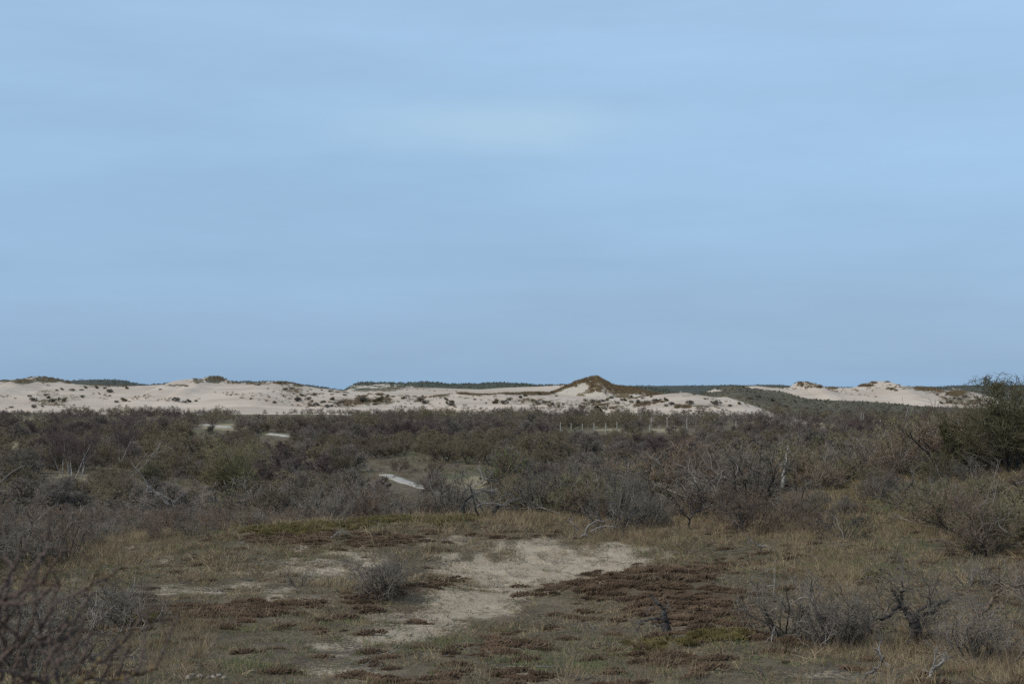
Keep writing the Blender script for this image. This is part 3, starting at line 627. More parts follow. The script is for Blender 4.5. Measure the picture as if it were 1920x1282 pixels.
def bed(spacing, y0, y1, half=.46, extra=3.):
    """even, jittered points over the near dune top"""
    P = []
    for y in np.arange(y0, y1, spacing):
        x = np.arange(-half * y - extra, half * y + extra, spacing); P.append(np.stack([x, np.full(len(x), y)], -1))
    P = np.concatenate(P); return P + RNG.uniform(-.6, .6, P.shape) * spacing
def cover(P):
    z = H(P[:, 0], P[:, 1]); return z, masks(P[:, 0], P[:, 1], z)

T_STRAW = [tuft(500 + i, 26, .16, .12, .0085, (M_STRAW, M_STRAWDULL, M_STRAWRED)[i], 1.15, 5, (M_STRAWDULL, M_STRAWRED, M_STRAW)[i], .35) for i in range(3)] + [tuft(505 + i, 30, .13, .12, .008, (M_STRAWDULL, M_STRAWRED)[i], 1.25, m2=M_GRASS, frac=.3) for i in range(2)]
T_TALL = [tuft(510 + i, 46, .32, .12, .005, M_STRAW, .5, 5, M_STRAWRED, .4) for i in range(2)] + [tuft(515, 46, .38, .14, .005, M_STRAWRED, .5, 5)]
T_GREEN = [tuft(520 + i, 36, .10, .10, .007, M_GRASS, .8, m2=M_STRAW, frac=.25) for i in range(3)]
T_MOSS = [cushion(530 + i, .085, .045, M_MOSS) for i in range(2)] + [tuft(533, 40, .07, .10, .006, M_MOSS, 1.1, 3, M_STRAWRED, .35)]
T_GOLD = [cushion(540 + i, .08, .05, M_MOSSY) for i in range(2)]

P = bed(.115, 14.5, 62)
z, (S, M, Y, G, T) = cover(P)
n2 = fbm(P[:, 0] * .8, P[:, 1] * .5, 91, 3)
pr = np.clip((.66 - .60 * S - .10 * M - .25 * Y - .25 * G + .45 * n2) * (1 - .35 * M) * (.25 + .75 * sstep(-.32, .1, fbm(P[:, 0] * 1.5, P[:, 1] * .9, 98, 3))), .03, .95)
ok = RNG.random(len(P)) < pr
q = P[ok]; zz = z[ok]
far = np.clip(q[:, 1] / 30, .8, 1.6)
gs = (RNG.uniform(.45, 1.1, len(q)) + .8 * (RNG.random(len(q)) < .10)) * far * (1 - .45 * S[ok])
kind_n = fbm(q[:, 0] * .9, q[:, 1] * .6, 95, 3) + RNG.normal(0, .22, len(q)); kind_m = fbm(q[:, 0] * .7, q[:, 1] * .5, 96, 3) + RNG.normal(0, .2, len(q)) + .35 * M[ok]
ix = np.where(kind_n > .28, 0, np.where(kind_m > .18, 2, np.where(kind_n > .0, 1, np.where(kind_m > -.1, 4, 3))))
scatter('dry_grass', 'short dry tan grass covering the dune top', T_STRAW, np.c_[q, zz - .01], gs, ix)
ok = RNG.random(len(P)) < np.clip(.10 + .6 * G - .12 * S + .12 * n2, .012, .7)
q = P[ok]; scatter('green_grass', 'low green grass in patches between the moss and the sand', T_GREEN, np.c_[q + .04, z[ok] - .01], RNG.uniform(.45, 1.2, len(q)), RNG.integers(0, 3, len(q)))
ok = RNG.random(len(P)) < np.clip(.60 * M + .02 * (1 - S), 0, .6)
q = P[ok]; scatter('red_moss', 'red brown moss cushions on the banks beside the bare sand', T_MOSS, np.c_[q - .03, z[ok] + .03 * M[ok]], RNG.uniform(.4, 1.4, (len(q), 1)) * np.array([2.0, .8, 1.0]), RNG.integers(0, 3, len(q)), rz=RNG.normal(.15, .3, len(q)))
ok = RNG.random(len(P)) < .6 * Y
q = P[ok]; scatter('golden_moss', 'golden green moss cushions on the low rises', T_GOLD, np.c_[q, z[ok] + .03], RNG.uniform(.6, 1.6, len(q)), RNG.integers(0, 2, len(q)))
T_STUB = [tuft(560 + i, 12, .07, .06, .005, M_DARK, .8, 3, M_STRAWDULL, .4) for i in range(3)]
ok = RNG.random(len(P)) < np.clip(.16 * (S > .15) * np.clip(.75 + 1.3 * n2, .1, 1.6) + .05, 0, .4)
q = P[ok]; scatter('dead_stubble', 'dark dead sprigs of herbs dotted over the bare sand', T_STUB, np.c_[q + .05, z[ok] - .005], RNG.uniform(.4, 1.3, len(q)), RNG.integers(0, 3, len(q)))
# taller withered grass, in drifts
px_, py_, _d = proj(np.c_[P, z])
W = np.zeros(len(P))
for (cx, cy, rx, ry, w) in [(180, 1010, 200, 60, .30), (90, 945, 220, 40, .30), (360, 1195, 60, 45, .22), (1250, 1005, 230, 30, .30), (1850, 1225, 140, 70, .35), (1480, 1000, 120, 60, .22), (1040, 985, 160, 25, .22), (1700, 1000, 250, 60, .15), (1720, 1230, 200, 60, .16), (450, 950, 350, 30, .22), (1560, 1110, 130, 50, .12), (1600, 940, 200, 40, .14), (250, 1230, 200, 50, .10)]:
    W = np.maximum(W, w * np.sqrt(ell(px_, py_, cx, cy, rx, ry)))
ok = (RNG.random(len(P)) < (.6 * W + .006) * np.clip(1 + 1.2 * n2, 0, 2) * (1 - .8 * S)) & (P[:, 1] < 56)
q = P[ok]; scatter('withered_grass', 'taller withered grass standing in drifts among the bushes', T_TALL, np.c_[q, z[ok] - .02], RNG.uniform(.5, 1.15, len(q)), RNG.integers(0, 3, len(q)))
# fallen twigs
g_ = np.random.default_rng(77)
LIT = []
for i in range(4):
    A = np.c_[g_.normal(0, .12, (5, 2)), np.full(5, .012)]; az = g_.uniform(0, 6.28, 5)
    Pt = runner(g_, A, np.c_[np.cos(az), np.sin(az), np.full(5, .05)], g_.uniform(.1, .35, 5), 4, .3, 0); Pt[..., 2] = np.abs(Pt[..., 2]) * .6 + .008
    LIT.append(merge('litter', [(*tubes(Pt, np.repeat(np.linspace(.006, .003, 4)[None], 5, 0), 3), 0)], [M_DARK if i % 2 else M_DEADGREY]))
ok = RNG.random(len(P)) < .014
q = P[ok]; scatter('twig_litter', 'fallen twigs strewn over the grass and sand', LIT, np.c_[q, z[ok] + .01], RNG.uniform(.4, 1.3, len(q)), RNG.integers(0, 4, len(q)))

# ------------------------------------------------------------------ valley scrub
LINE = np.array([(-300, 762), (0, 766), (70, 767), (110, 769), (122, 762), (145, 758), (230, 758), (300, 757), (350, 757), (420, 762), (500, 766), (545, 763), (590, 761), (640, 763), (690, 765), (720, 760), (760, 759), (850, 763), (920, 765), (985, 757), (1010, 752), (1100, 752), (1170, 758), (1250, 763), (1310, 762), (1400, 767),
                 (1430, 760), (1470, 748), (1500, 747), (1560, 745), (1610, 749), (1670, 758), (1740, 757), (1770, 757), (1795, 750), (1830, 742), (2300, 735)], float)
KEEP = [(736, 886, 776, 905, 150), (374, 792, 432, 803, 400), (494, 808, 543, 821, 330), (440, 764, 625, 775, 520), (32, 786, 72, 797, 300), (1480, 757, 1600, 775, 480), (860, 896, 930, 910, 150)]
POSTS = [(1051, 792, 804), (1071, 793, 804), (1092, 794, 804), (1103, 790, 800), (1114, 792, 806), (1136, 792, 808), (1157, 791, 808), (1218, 796, 807), (1236, 798, 808), (1221, 783, 800), (1251, 782, 800), (1288, 784, 802), (1305, 787, 798), (1380, 789, 798), (1476, 774, 788), (1487, 780, 786), (1501, 776, 790),
         (1615, 773, 792), (1619, 776, 791), (1626, 780, 789), (1638, 783, 793), (1651, 786, 796)]
KEEP += [(395, 790, 480, 885, 124), (275, 850, 325, 876, 146), (200, 862, 238, 895, 114), (128, 850, 160, 885, 148), (218, 812, 234, 845, 185), (705, 850, 725, 885, 170)]
for p in POSTS: KEEP.append((p[0] - 2, p[1], p[0] + 2, p[2] - 5, 385))
def blocked(x, y, z, h, w):
    """would this plant stand in front of something the view needs open?"""
    a, b, d = proj(np.stack([x, y, z], -1)); a2, top, _ = proj(np.stack([x, y, z + h], -1)); hw = w / d * F
    r = np.zeros(len(x), bool)
    for (x0, y0, x1, y1, dist) in KEEP: r |= (a + hw > x0) & (a - hw < x1) & (top < y1) & (b > y0) & (y < dist)
    return r
C = []
y = 66.
while y < 640:
    sp = 3.9 + y * .002
    x = np.arange(-.50 * y - 12, .52 * y + 12, sp); C.append(np.stack([x, np.full(len(x), y)], -1)); y += sp
C = np.concatenate(C); C = C + RNG.uniform(-1.6, 1.6, C.shape)
x, y = C.T
z = Hall(x, y)
h = np.clip(RNG.normal(2.7, .85, len(x)), 1.1, 4.8) * (1 + .15 * fbm(x / 40, y / 40, 21, 2))
h = np.where(y < 90, h * .75, h) * np.where(y > 520, .72, 1)
px, py, d = proj(np.c_[x, y, z]); _, top, _ = proj(np.c_[x, y, z + h])
lim = np.interp(px, LINE[:, 0], LINE[:, 1]) + RNG.normal(0, 2.2, len(x))
open_ = fbm(x / 16, y / 26, 25, 3) > .24
ok = (top > lim) & (py < 985) & ~open_ & ~blocked(x, y, z, h, h * .65)
S_, M_, Y_, G_, T_ = masks(x, y, z)
ok &= (G_ < .5) & (T_ < .5) & (RNG.random(len(x)) < .93)
ok &= ~((np.abs(x - 17) < 12) & (y < 80))
x, y, z, h, px, py, top = (v[ok] for v in (x, y, z, h, px, py, top))
tn = 1.25 * fbm(x / 24, y / 40, 27, 3) + RNG.normal(0, .15, len(x)) - .10 - .30 * ell(px, py, 200, 800, 300, 40) - .2 * ell(px, py, 1650, 775, 260, 25)
typ = np.where(tn > .22, 0, np.where(tn > -.05, 1, np.where(tn > -.28, 2, 3)))
# what is hidden by the near dune's edge is left to the mass; the rest, nearest first, stand as plants of their own
edge = np.interp(px, [0, 300, 640, 860, 1000, 1300, 1500, 1920], [905, 900, 895, 905, 870, 830, 835, 840])
vis = top < edge - 4
order = np.argsort(y + (~vis) * 1e5)
NAMES = [('hawthorn_shrub', 'olive green hawthorn shrub', 'shrub'), ('thorn_shrub', 'dull dark green thorn shrub', 'shrub'), ('bare_shrub', 'grey leafless shrub', 'shrub'), ('birch_shrub', 'purple brown birch shrub', 'shrub')]
ZX = [(-400, 330, 'below the long left sand dune'), (330, 640, 'on the left near the pale bank'), (640, 900, 'beyond the pale track'), (900, 1200, 'in the middle below the pointed dune'), (1200, 1450, 'below the sand tongue'), (1450, 2400, 'below the broad right sand dune')]
cnt = [0] * 4; used = np.zeros(len(x), bool)
for i in order:
    k = int(typ[i])
    if not vis[i] or cnt[k] >= 270 or not (-60 < px[i] < 1980): continue
    cnt[k] += 1; used[i] = True
    nm, lb, ct = NAMES[k]
    zone = next(w for a, b, w in ZX if a <= px[i] < b)
    dist = 'front scrub' if y[i] < 170 else ('middle scrub' if y[i] < 260 else 'back scrub')
    lab = f'{lb} in the {dist} {zone}'
    plant(DOME[k], nm, lab, ct, (x[i], y[i], z[i] - .05), h[i], wide=RNG.uniform(.95, 1.4), group=nm.replace('_', ' ') + 's in the ' + dist + ' ' + zone)
print('valley plants', cnt, 'mass', int((~used).sum()))
r = ~used
scatter('valley_scrub', 'mass of dark leafless scrub filling the far valley below the dunes', [k.crown for k in FARD], np.c_[x, y, z - .05][r], np.c_[h * 1.25, h * 1.25, h][r] / 2.9 * RNG.uniform(.9, 1.15, (int(r.sum()), 1)), typ[r], .05)

C = []
y = 58.
while y < 330:
    sp = 1.9 + y * .004
    x = np.arange(-.45 * y - 8, .45 * y + 8, sp); C.append(np.stack([x, np.full(len(x), y)], -1)); y += sp
C = np.concatenate(C); C = C + RNG.uniform(-1.2, 1.2, C.shape)
x, y = C.T; z = Hall(x, y); S_, M_, Y_, G_, T_ = masks(x, y, z)
hh = RNG.uniform(.35, .95, len(x)); nn = fbm(x / 9, y / 9, 29, 3) + RNG.normal(0, .2, len(x))
ok = ~blocked(x, y, z, hh * .35, hh * .3) & (G_ < .4) & (fbm(x / 14, y / 14, 30, 2) > -.35) & ~((np.abs(x - 19) < 13) & (y < 75))
UG = [k_thicket(360 + i, .8, 1.5, m, n=9, dens=.8, spread=1.1, fine=.005).crown for i, m in enumerate((M_BROWN, M_GREY))] + [tuft(555, 90, .75, .5, .016, M_STRAW, .6, 4, M_STRAWDULL, .5), tuft(556, 90, .6, .55, .016, M_STRAWDULL, .8, 4, M_GRASS, .4)]
scatter('valley_undergrowth', 'low brush and withered tussocks between the shrubs of the valley', UG, np.c_[x, y, z - .03][ok], (hh / .75)[ok], np.where(nn > .2, 0, np.where(nn > -.02, 2, np.where(nn > -.2, 3, 1)))[ok], .08)

# heath and marram on the dunes and hills behind
def face_points(d, n, fn=None):
    """points spread over the camera side of a dune"""
    xx = RNG.uniform(d.cx[0], d.cx[-1], n); yy = d.D - d.f + RNG.random(n) * (d.f + .35 * d.b); zz = Hall(xx, yy)
    top_ = np.abs(zz - d.h(xx, yy)) < .05
    return np.stack([xx, yy, zz], -1)[top_]
HB = [k_dome(440, 1.2, 2.0, M_HEATH, M_HEATH, .5, .09, .03, 3, .5, low=True).crown, k_dome(441, 1.2, 2.0, M_HEATH, M_LEAFDARK, .5, .09, .03, 3, .5, low=True).crown]
MB = [tuft(550, 60, .8, .35, .05, M_MARRAM, .6), tuft(551, 60, .8, .4, .05, M_MARRAM, .8)]
Q = np.concatenate([face_points(d_mback, 2600), face_points(d_rback, 1600), face_points(d_lfar, 1500), face_points(d_far, 5000), face_points(d_green, 2200)])
a, b, _d = proj(Q)
keep = (a > -80) & (a < 2000) & ~((b > 724) & (a < 735) & (a > 640) & (RNG.random(len(Q)) < .75))
Q = Q[keep]
scatter('heath_scrub', 'low dark heath covering the hills behind the sand', HB, Q, RNG.uniform(.35, .75, len(Q)) * np.clip(Q[:, 1] / 800, .8, 1.4), RNG.integers(0, 2, len(Q)), .1)
Q = face_points(d_peak, 9000); a, b, _d = proj(Q)
sandy = np.maximum.reduce([np.sqrt(ell(a, b, *e)) for e in ((1060, 740, 34, 7), (1078, 733, 30, 9), (1094, 724, 15, 7), (1105, 739, 34, 6), (1170, 742, 40, 4))]) * (b > np.interp(a, PKX, PKY) + 3) + .35 * fbm((a - b) / 7, (a + b) / 26, 79, 2) * (b > np.interp(a, PKX, PKY) + 3) + .5 * fbm(Q[:, 0] / 5, Q[:, 2] / 2, 71, 3) * .7
Q1 = Q[(sandy < .26) & (b < 746)]
for d, L in ((d_left, VEG_LEFT), (d_mid, VEG_MID), (d_tongue, VEG_TON), (d_right, VEG_RIGHT)):
    Q = face_points(d, 16000); a, b, _d = proj(Q); m = np.zeros(len(Q))
    for (cx, cy, rx, ry, w) in L: m = np.maximum(m, w * np.sqrt(ell(a, b, cx, cy, rx, ry)))
    Q1 = np.concatenate([Q1, Q[m + .45 * fbm(Q[:, 0] / 6, Q[:, 1] / 12, 73, 3) > .52]])
for d, n_ in ((d_left, 3600), (d_mid, 1100), (d_msand, 450), (d_tongue, 200), (d_right, 600)):
    Q = face_points(d, n_ * 3); Q1 = np.concatenate([Q1, Q[fbm(Q[:, 0] / 14 + Q[:, 1] / 20, Q[:, 1] / 26, 75, 4) > .24]])
scatter('marram_grass', 'brown marram grass on the dune crests and the pointed dune', MB, Q1, RNG.uniform(.45, 1.15, len(Q1)), RNG.integers(0, 2, len(Q1)), .15)

# single shrubs standing on the sand
DS = [(64, 752, 12), (122, 752, 12), (97, 754, 10), (110, 750, 9), (116, 731, 8), (106, 733, 6), (154, 745, 10), (232, 752, 11), (218, 755, 7), (84, 742, 9), (90, 747, 9), (135, 733, 8), (152, 732, 6), (160, 728, 8), (63, 765, 12), (20, 765, 8), (80, 763, 6), (55, 744, 6), (244, 753, 5), (186, 739, 5), (330, 752, 12), (345, 755, 9), (354, 754, 10), (368, 753, 6), (383, 750, 4),
      (300, 731, 6), (238, 729, 10), (205, 736, 10), (196, 729, 6), (180, 728, 8), (350, 725, 6), (377, 730, 4), (396, 727, 4), (482, 723, 8), (525, 720, 8), (515, 756, 8), (519, 745, 4), (509, 745, 4), (534, 731, 9), (547, 730, 6), (560, 752, 14), (576, 750, 14), (566, 743, 10), (590, 742, 9), (608, 728, 4), (583, 731, 5), (603, 732, 5), (620, 735, 8), (648, 742, 8), (622, 750, 10), (606, 755, 9), (640, 756, 9),
      (757, 748, 9), (790, 752, 14), (796, 757, 13), (712, 753, 16), (682, 754, 18), (848, 760, 20), (727, 745, 9), (792, 745, 8), (815, 745, 7), (836, 750, 8), (890, 750, 6), (912, 757, 5), (929, 757, 13), (946, 758, 14), (954, 751, 12), (985, 743, 10), (975, 747, 9), (1000, 751, 8), (1010, 740, 9),
      (1035, 737, 8), (1042, 743, 5), (1140, 751, 10), (1148, 747, 9), (1160, 757, 9), (1172, 752, 9), (1195, 757, 12), (1212, 757, 13), (1221, 745, 7), (1228, 754, 10), (1238, 750, 6), (1249, 752, 13), (1258, 759, 9), (1247, 762, 9), (1270, 765, 10), (1292, 758, 13), (1325, 749, 8), (1334, 755, 8), (1345, 760, 15), (1368, 762, 10), (1387, 758, 9), (1183, 745, 6), (1205, 748, 7),
      (1448, 752, 10), (1474, 764, 9), (1462, 760, 6), (1394, 727, 6), (1421, 745, 8), (1408, 748, 9), (1504, 725, 7), (1537, 727, 7), (1565, 729, 6), (1672, 731, 8), (1680, 733, 6), (1648, 728, 4), (1756, 741, 6), (1775, 741, 6), (1790, 748, 7), (1783, 755, 9), (1765, 757, 9), (1800, 750, 9), (1810, 745, 10), (1740, 733, 5), (1728, 733, 4)]
g_ = np.random.default_rng(88)
DS += [(g_.uniform(995, 1190), g_.uniform(751, 764), g_.uniform(6, 11)) for _ in range(18)] + [(g_.uniform(560, 720), g_.uniform(752, 765), g_.uniform(6, 11)) for _ in range(12)]
DK = [k_dome(450 + i, 1.6, 2.4, m, b, .6, .06, .022, 4, .9) for i, (m, b) in enumerate(((M_DUNETWIG, M_DUNETWIG), (M_BROWN, M_LEAFOLIVE), (M_GREYTWIG, M_DUNETWIG)))]
for i, (a, b, s) in enumerate([q for q in DS if q[2] >= 5]):
    p = at(a, b, lo=430); hh = s * p[1] / F * RNG.uniform(.85, 1.1)
    w = ('left end of the long sand dune' if a < 270 else 'middle of the long sand dune' if a < 500 else 'right end of the long sand dune' if a < 660 else 'low sand ridge' if a < 1030 else 'sand below the pointed dune' if a < 1190 else 'sand tongue' if a < 1392 else 'scrubby slope' if a < 1500 else 'broad right sand dune')
    sz = 'tiny' if s < 7 else 'small' if s < 11 else 'rounded'
    plant(DK[i % 3], 'dune_shrub', f'{sz} dark shrub standing on the {w}', 'shrub', p - (0, 0, .1), hh * .68, wide=RNG.uniform(1.1, 1.8), group=f'{sz} shrubs on the {w}', trunk=s > 8)

# ------------------------------------------------------------------ birches and single trees of the valley
BL = [(135, 902, 152, 92), (152, 893, 165, 88), (222, 872, 190, 74), (232, 868, 195, 70), (105, 880, 180, 72), (128, 888, 172, 84), (118, 893, 166, 80), (200, 815, 330, 36), (105, 812, 340, 38), (300, 825, 300, 42), (180, 835, 280, 44), (60, 825, 300, 40), (330, 812, 340, 36), (20, 815, 320, 40), (245, 820, 320, 42), (390, 830, 290, 40)]
for i, (a, b, dist, hp) in enumerate(BL):
    p = pt(a, b, dist); p[2] = float(H(p[0], p[1])) - .1
    _, tp, _ = proj(np.array([p[0], p[1], p[2]])); hh = max(2.5, (tp - (b - hp)) * dist / F)
    lab = ['white stemmed birch in front of its purple brown clump on the left', 'birch with a crooked white stem right of the tallest birch', 'slender birch whose pale fork shows above the dark rounded thorn', 'upright birch right beside the pale forked birch', 'bare birch at the left edge of the purple clump', 'twiggy birch inside the purple clump', 'low birch in front of the purple clump'][i] if i < 7 else 'small purple birch in the birch belt below the long left sand dune'
    plant(BIRCH[i % 2], 'birch_tree', lab, 'tree', p, hh, group='birches on the left of the valley')
big = k_dome(460, 6.0, 6.6, M_OLIVE, M_LEAFYEL, .75, .035, .011, 5, 1.35)
p = pt(432, 915, 128); p[2] = float(H(p[0], p[1]))
plant(big, 'hawthorn_tree', 'large ragged hawthorn with yellow green buds, the tallest tree in the left valley', 'tree', p, 6.5, rz=.4, wide=.95)
p = pt(300, 888, 140); p[2] = float(H(p[0], p[1]))
plant(DOME[4], 'green_shrub', 'fresh green rounded shrub, the brightest green in the left valley', 'shrub', p, 3.3, wide=.85)
p = pt(218, 918, 118); p[2] = float(H(p[0], p[1]))
plant(DOME[1], 'thorn_tree', 'dark rounded thorn tree on its own below the forked birch', 'tree', p, 3.9, wide=.72)
p = pt(52, 876, 168); p[2] = float(H(p[0], p[1]))
plant(DOME[2], 'thorn_tree', 'grey spreading thorn on a short forked trunk at the left edge', 'tree', p, 3.4, wide=1.0)
p = pt(985, 905, 92); p[2] = float(H(p[0], p[1]))
plant(DOME[4], 'green_shrub', 'yellow green shrub rising behind the middle thicket', 'shrub', p, 6.0, wide=.7)
yk = [k_dome(470, 3, 3.4, M_DARKOLIVE, M_LEAFOLIVE, .6, .025, .008, 5, 1.3)]
for (a, b, d0, hp, lb) in ((553, 905, 140, 62, 'dark thorn behind the black dead branch'), (640, 880, 175, 48, 'rounded grey thorn left of the pale track'), (748, 880, 178, 38, 'small round thorn just right of the pale track'), (812, 886, 172, 40, 'small thorn on a bare stem in the grass right of the track')):
    p = pt(a, b, d0); p[2] = float(H(p[0], p[1])); plant(DOME[1 + (a % 2)], 'thorn_tree', lb, 'tree', p, hp * d0 / F, wide=.9)

# ------------------------------------------------------------------ thickets on the near dune top
def inside(poly, x, y):
    r = np.zeros(len(x), bool); n = len(poly)
    for i in range(n):
        (x0, y0), (x1, y1) = poly[i], poly[(i + 1) % n]
        c = ((y0 > y) != (y1 > y)) & (x < (x1 - x0) * (y - y0) / (y1 - y0 + 1e-9) + x0); r ^= c
    return r
def fill(poly, sp, kinds, hr, name, labels, cat, group, wide=(.8, 1.35), cond=None, drop=.16):
    q = np.array(poly); x, y = np.meshgrid(np.arange(q[:, 0].min(), q[:, 0].max(), sp), np.arange(q[:, 1].min(), q[:, 1].max(), sp))
    x, y = x.ravel() + RNG.uniform(-.5, .5, x.size) * sp, y.ravel() + RNG.uniform(-.5, .5, x.size) * sp
    k = inside(poly, x, y); x, y = x[k], y[k]; z = H(x, y); n = 0
    a, b, _ = proj(np.c_[x, y, z])
    for i in range(len(x)):
        if (cond and not cond(a[i], b[i])) or RNG.random() < drop: continue
        j = RNG.integers(len(kinds)); hh = RNG.uniform(*hr) * (1 + .2 * float(fbm(x[i:i+1] / 4, y[i:i+1] / 4, 33, 2)[0]))
        plant(kinds[j], name, labels[j % len(labels)], cat, (x[i], y[i], z[i] - .03), hh, wide=RNG.uniform(*wide), group=group, lean=.06); n += 1
    return n
nb = 0
nb += fill([(.3, 50), (1.4, 46.5), (2.4, 43.4), (5, 43), (7.5, 43.5), (8.8, 46), (10, 52), (12, 58), (12, 63), (0, 60), (-.6, 54)], 1.45, TH_GREY + TH_BROWN + TH_OLIVE[:1] + TH_RUST, (1.2, 2.25), 'bare_bush',
     ['grey leafless bush in the tall thicket right of the middle'] * 3 + ['brown leafless bush in the tall thicket right of the middle'] * 3 + ['olive twiggy bush in the tall thicket right of the middle', 'rusty budding bush in the tall thicket right of the middle'], 'bush', 'bushes of the tall middle thicket', cond=lambda a, b: not (1425 < a < 1510 and b > 903))
nb += fill([(-10.5, 46.5), (-8, 45), (-5, 47.3), (-2.2, 49), (-2, 54), (-11, 54)], 1.25, TH_LOW, (.8, 1.25), 'low_bush',
     ['brown tangled low bush behind the mossy rise', 'grey tangled low bush behind the mossy rise', 'brown tangled low bush behind the mossy rise'], 'bush', 'low tangled bushes behind the mossy rise', cond=lambda a, b: not (425 < a < 560 and b > 945))
nb += fill([(-19.5, 43), (-12.5, 41), (-9.8, 45.5), (-11, 55), (-22, 55)], 1.35, [TH_LOW[0], TH_LOW[2], TH_LOW[1]], (.6, 1.0), 'low_bush',
     ['brown low bush on the left slope above the valley', 'brown low bush on the left slope above the valley', 'grey low bush on the left slope above the valley'], 'bush', 'low bushes on the left slope')
nb += fill([(-14, 30.5), (-11, 30), (-9.9, 31.5), (-10.8, 36), (-15.5, 37)], 1.1, [TH_GREY[0], TH_LOW[1], TH_BROWN[0]], (.9, 1.35), 'bare_bush',
     ['grey leafless bush in the clump at the left edge', 'low grey leafless bush in the clump at the left edge', 'brown leafless bush in the clump at the left edge'], 'bush', 'bushes of the clump at the left edge')
nb += fill([(-9.5, 19.0), (-5.6, 18.6), (-5.2, 21.5), (-6.6, 25.5), (-10, 26)], .95, TH_THIN + [TH_LOW[1]], (.5, .85), 'thin_bush',
     ['thin grey bush in the low growth at the bottom left', 'sparse grey bush in the low growth at the bottom left', 'dense low grey bush in the low growth at the bottom left'], 'bush', 'thin bushes at the bottom left')
nb += fill([(9.2, 46.5), (11, 47.5), (13, 48), (16, 47), (24, 45), (26, 66), (12, 68)], 1.5, TH_BROWN + TH_GREY[:1] + TH_OLIVE, (1.1, 2.3), 'bare_bush',
     ['brown leafless bush in the thicket behind the grassy clearing'] * 3 + ['grey leafless bush in the thicket behind the grassy clearing'] + ['olive twiggy bush in the thicket behind the grassy clearing'] * 2, 'bush', 'bushes behind the grassy clearing')
nb += fill([(9.6, 33.2), (10.6, 31.5), (12, 31), (15, 31), (17.5, 38), (13.4, 40), (11, 38.5)], 1.2, TH_OLIVE + TH_BROWN[:2], (1.2, 1.75), 'olive_bush',
     ['olive twiggy bush in the dense clump at the right edge'] * 2 + ['brown twiggy bush in the dense clump at the right edge'] * 2, 'bush', 'bushes of the right edge clump')
nb += fill([(8.3, 41.5), (10.5, 40.5), (12.3, 41.5), (12, 43.5), (9, 45)], 1.5, TH_LOW, (.6, 1.0), 'low_bush',
     ['brown low bush in the grassy clearing on the right', 'grey low bush in the grassy clearing on the right', 'brown low bush in the grassy clearing on the right'], 'bush', 'low bushes of the grassy clearing')
nb += fill([(4.2, 20.3), (6.4, 18.4), (8.3, 18.8), (7.4, 21.5), (6.0, 24), (4.5, 23.3)], .85, TH_THIN + [TH_GREY[1]], (.55, .95), 'thorn_bush',
     ['thin grey thorn bush in the spiny tangle at the bottom right', 'sparse grey thorn bush in the spiny tangle at the bottom right', 'dense grey thorn bush in the spiny tangle at the bottom right'], 'bush', 'thorn bushes of the bottom right tangle', cond=lambda a, b: not (1640 < a < 1815 and b > 1140))
for poly, sp, kinds, hr, labs, grp in (
    ([(2.4, 40.5), (6, 38), (9, 37), (9.2, 43), (3, 44)], 1.65, TH_LOW + TH_BROWN[:1], (.7, 1.5), ['low brown bush straggling out in front of the tall middle thicket', 'low grey bush straggling out in front of the tall middle thicket', 'low brown bush straggling out in front of the tall middle thicket', 'upright brown bush straggling out in front of the tall middle thicket'], 'stragglers in front of the middle thicket'),
    ([(9, 38), (12, 40), (15, 42), (17, 46.5), (9.5, 46.5)], 2.0, TH_LOW + TH_BROWN[:1] + TH_OLIVE[:1], (.6, 1.3), ['low brown bush scattered over the grassy clearing', 'low grey bush scattered over the grassy clearing', 'low brown bush scattered over the grassy clearing', 'upright brown bush scattered over the grassy clearing', 'olive bush scattered over the grassy clearing'], 'bushes scattered over the clearing'),
    ([(-13.5, 36.5), (-9.5, 38), (-7, 44), (-9, 46), (-14, 42)], 1.8, TH_LOW, (.45, .95), ['low brown bush among withered grass on the left', 'low grey bush among withered grass on the left', 'low brown bush among withered grass on the left'], 'bushes among the withered grass on the left'),
    ([(-9, 44), (-2.5, 46), (-2.2, 48.5), (-8, 46.5)], 1.7, TH_LOW, (.45, .9), ['low brown bush at the front of the tangle behind the mossy rise', 'low grey bush at the front of the tangle behind the mossy rise', 'low brown bush at the front of the tangle behind the mossy rise'], 'front of the tangle behind the mossy rise'),
    ([(7.6, 24), (10.5, 23), (12.5, 29), (9, 30)], 1.9, TH_THIN + TH_LOW[:1], (.4, .8), ['thin grey bush between the gnarled tree and the right edge clump', 'sparse grey bush between the gnarled tree and the right edge clump', 'low brown bush between the gnarled tree and the right edge clump'], 'bushes between the gnarled tree and the right clump')):
    nb += fill(poly, sp, kinds, hr, 'straggling_bush', labs, 'bush', grp, cond=lambda a, b: not (850 < a < 975 and b > 955) and not (480 < a < 560 and b > 940))
print('thicket plants', nb)
def one(kind, a, b, hh, name, label, wide=1., **k):
    return plant(kind, name, label, 'bush', at(a, b, H) - (0, 0, .03), hh, wide=wide, **k)
for a, y_, hh, lb in ((655, 50.5, 1.75, 'tall thin grey bush left of the pale track'), (690, 51, 1.6, 'thin grey bush just left of the pale track'), (718, 50, 1.35, 'low forked bush below the upper end of the pale track'), (800, 49.5, 1.3, 'low brown bush at the lower end of the pale track'), (836, 50.5, 1.9, 'upright grey bush between the pale track and the dead tree'), (590, 51, 1.7, 'tall grey bush behind the black dead branch'), (860, 52, 1.5, 'brown bush behind the pale twisted dead tree')):
    x_ = (a - CX) * y_ / F
    plant((TH_GREY + TH_BROWN)[a % 5], 'bare_bush', lb, 'bush', (x_, y_, float(H(x_, y_)) - .03), hh, wide=.8)
blue = k_thicket(350, .95, 1.25, M_GREY, n=26, dens=1., spread=.95, fine=.0036)
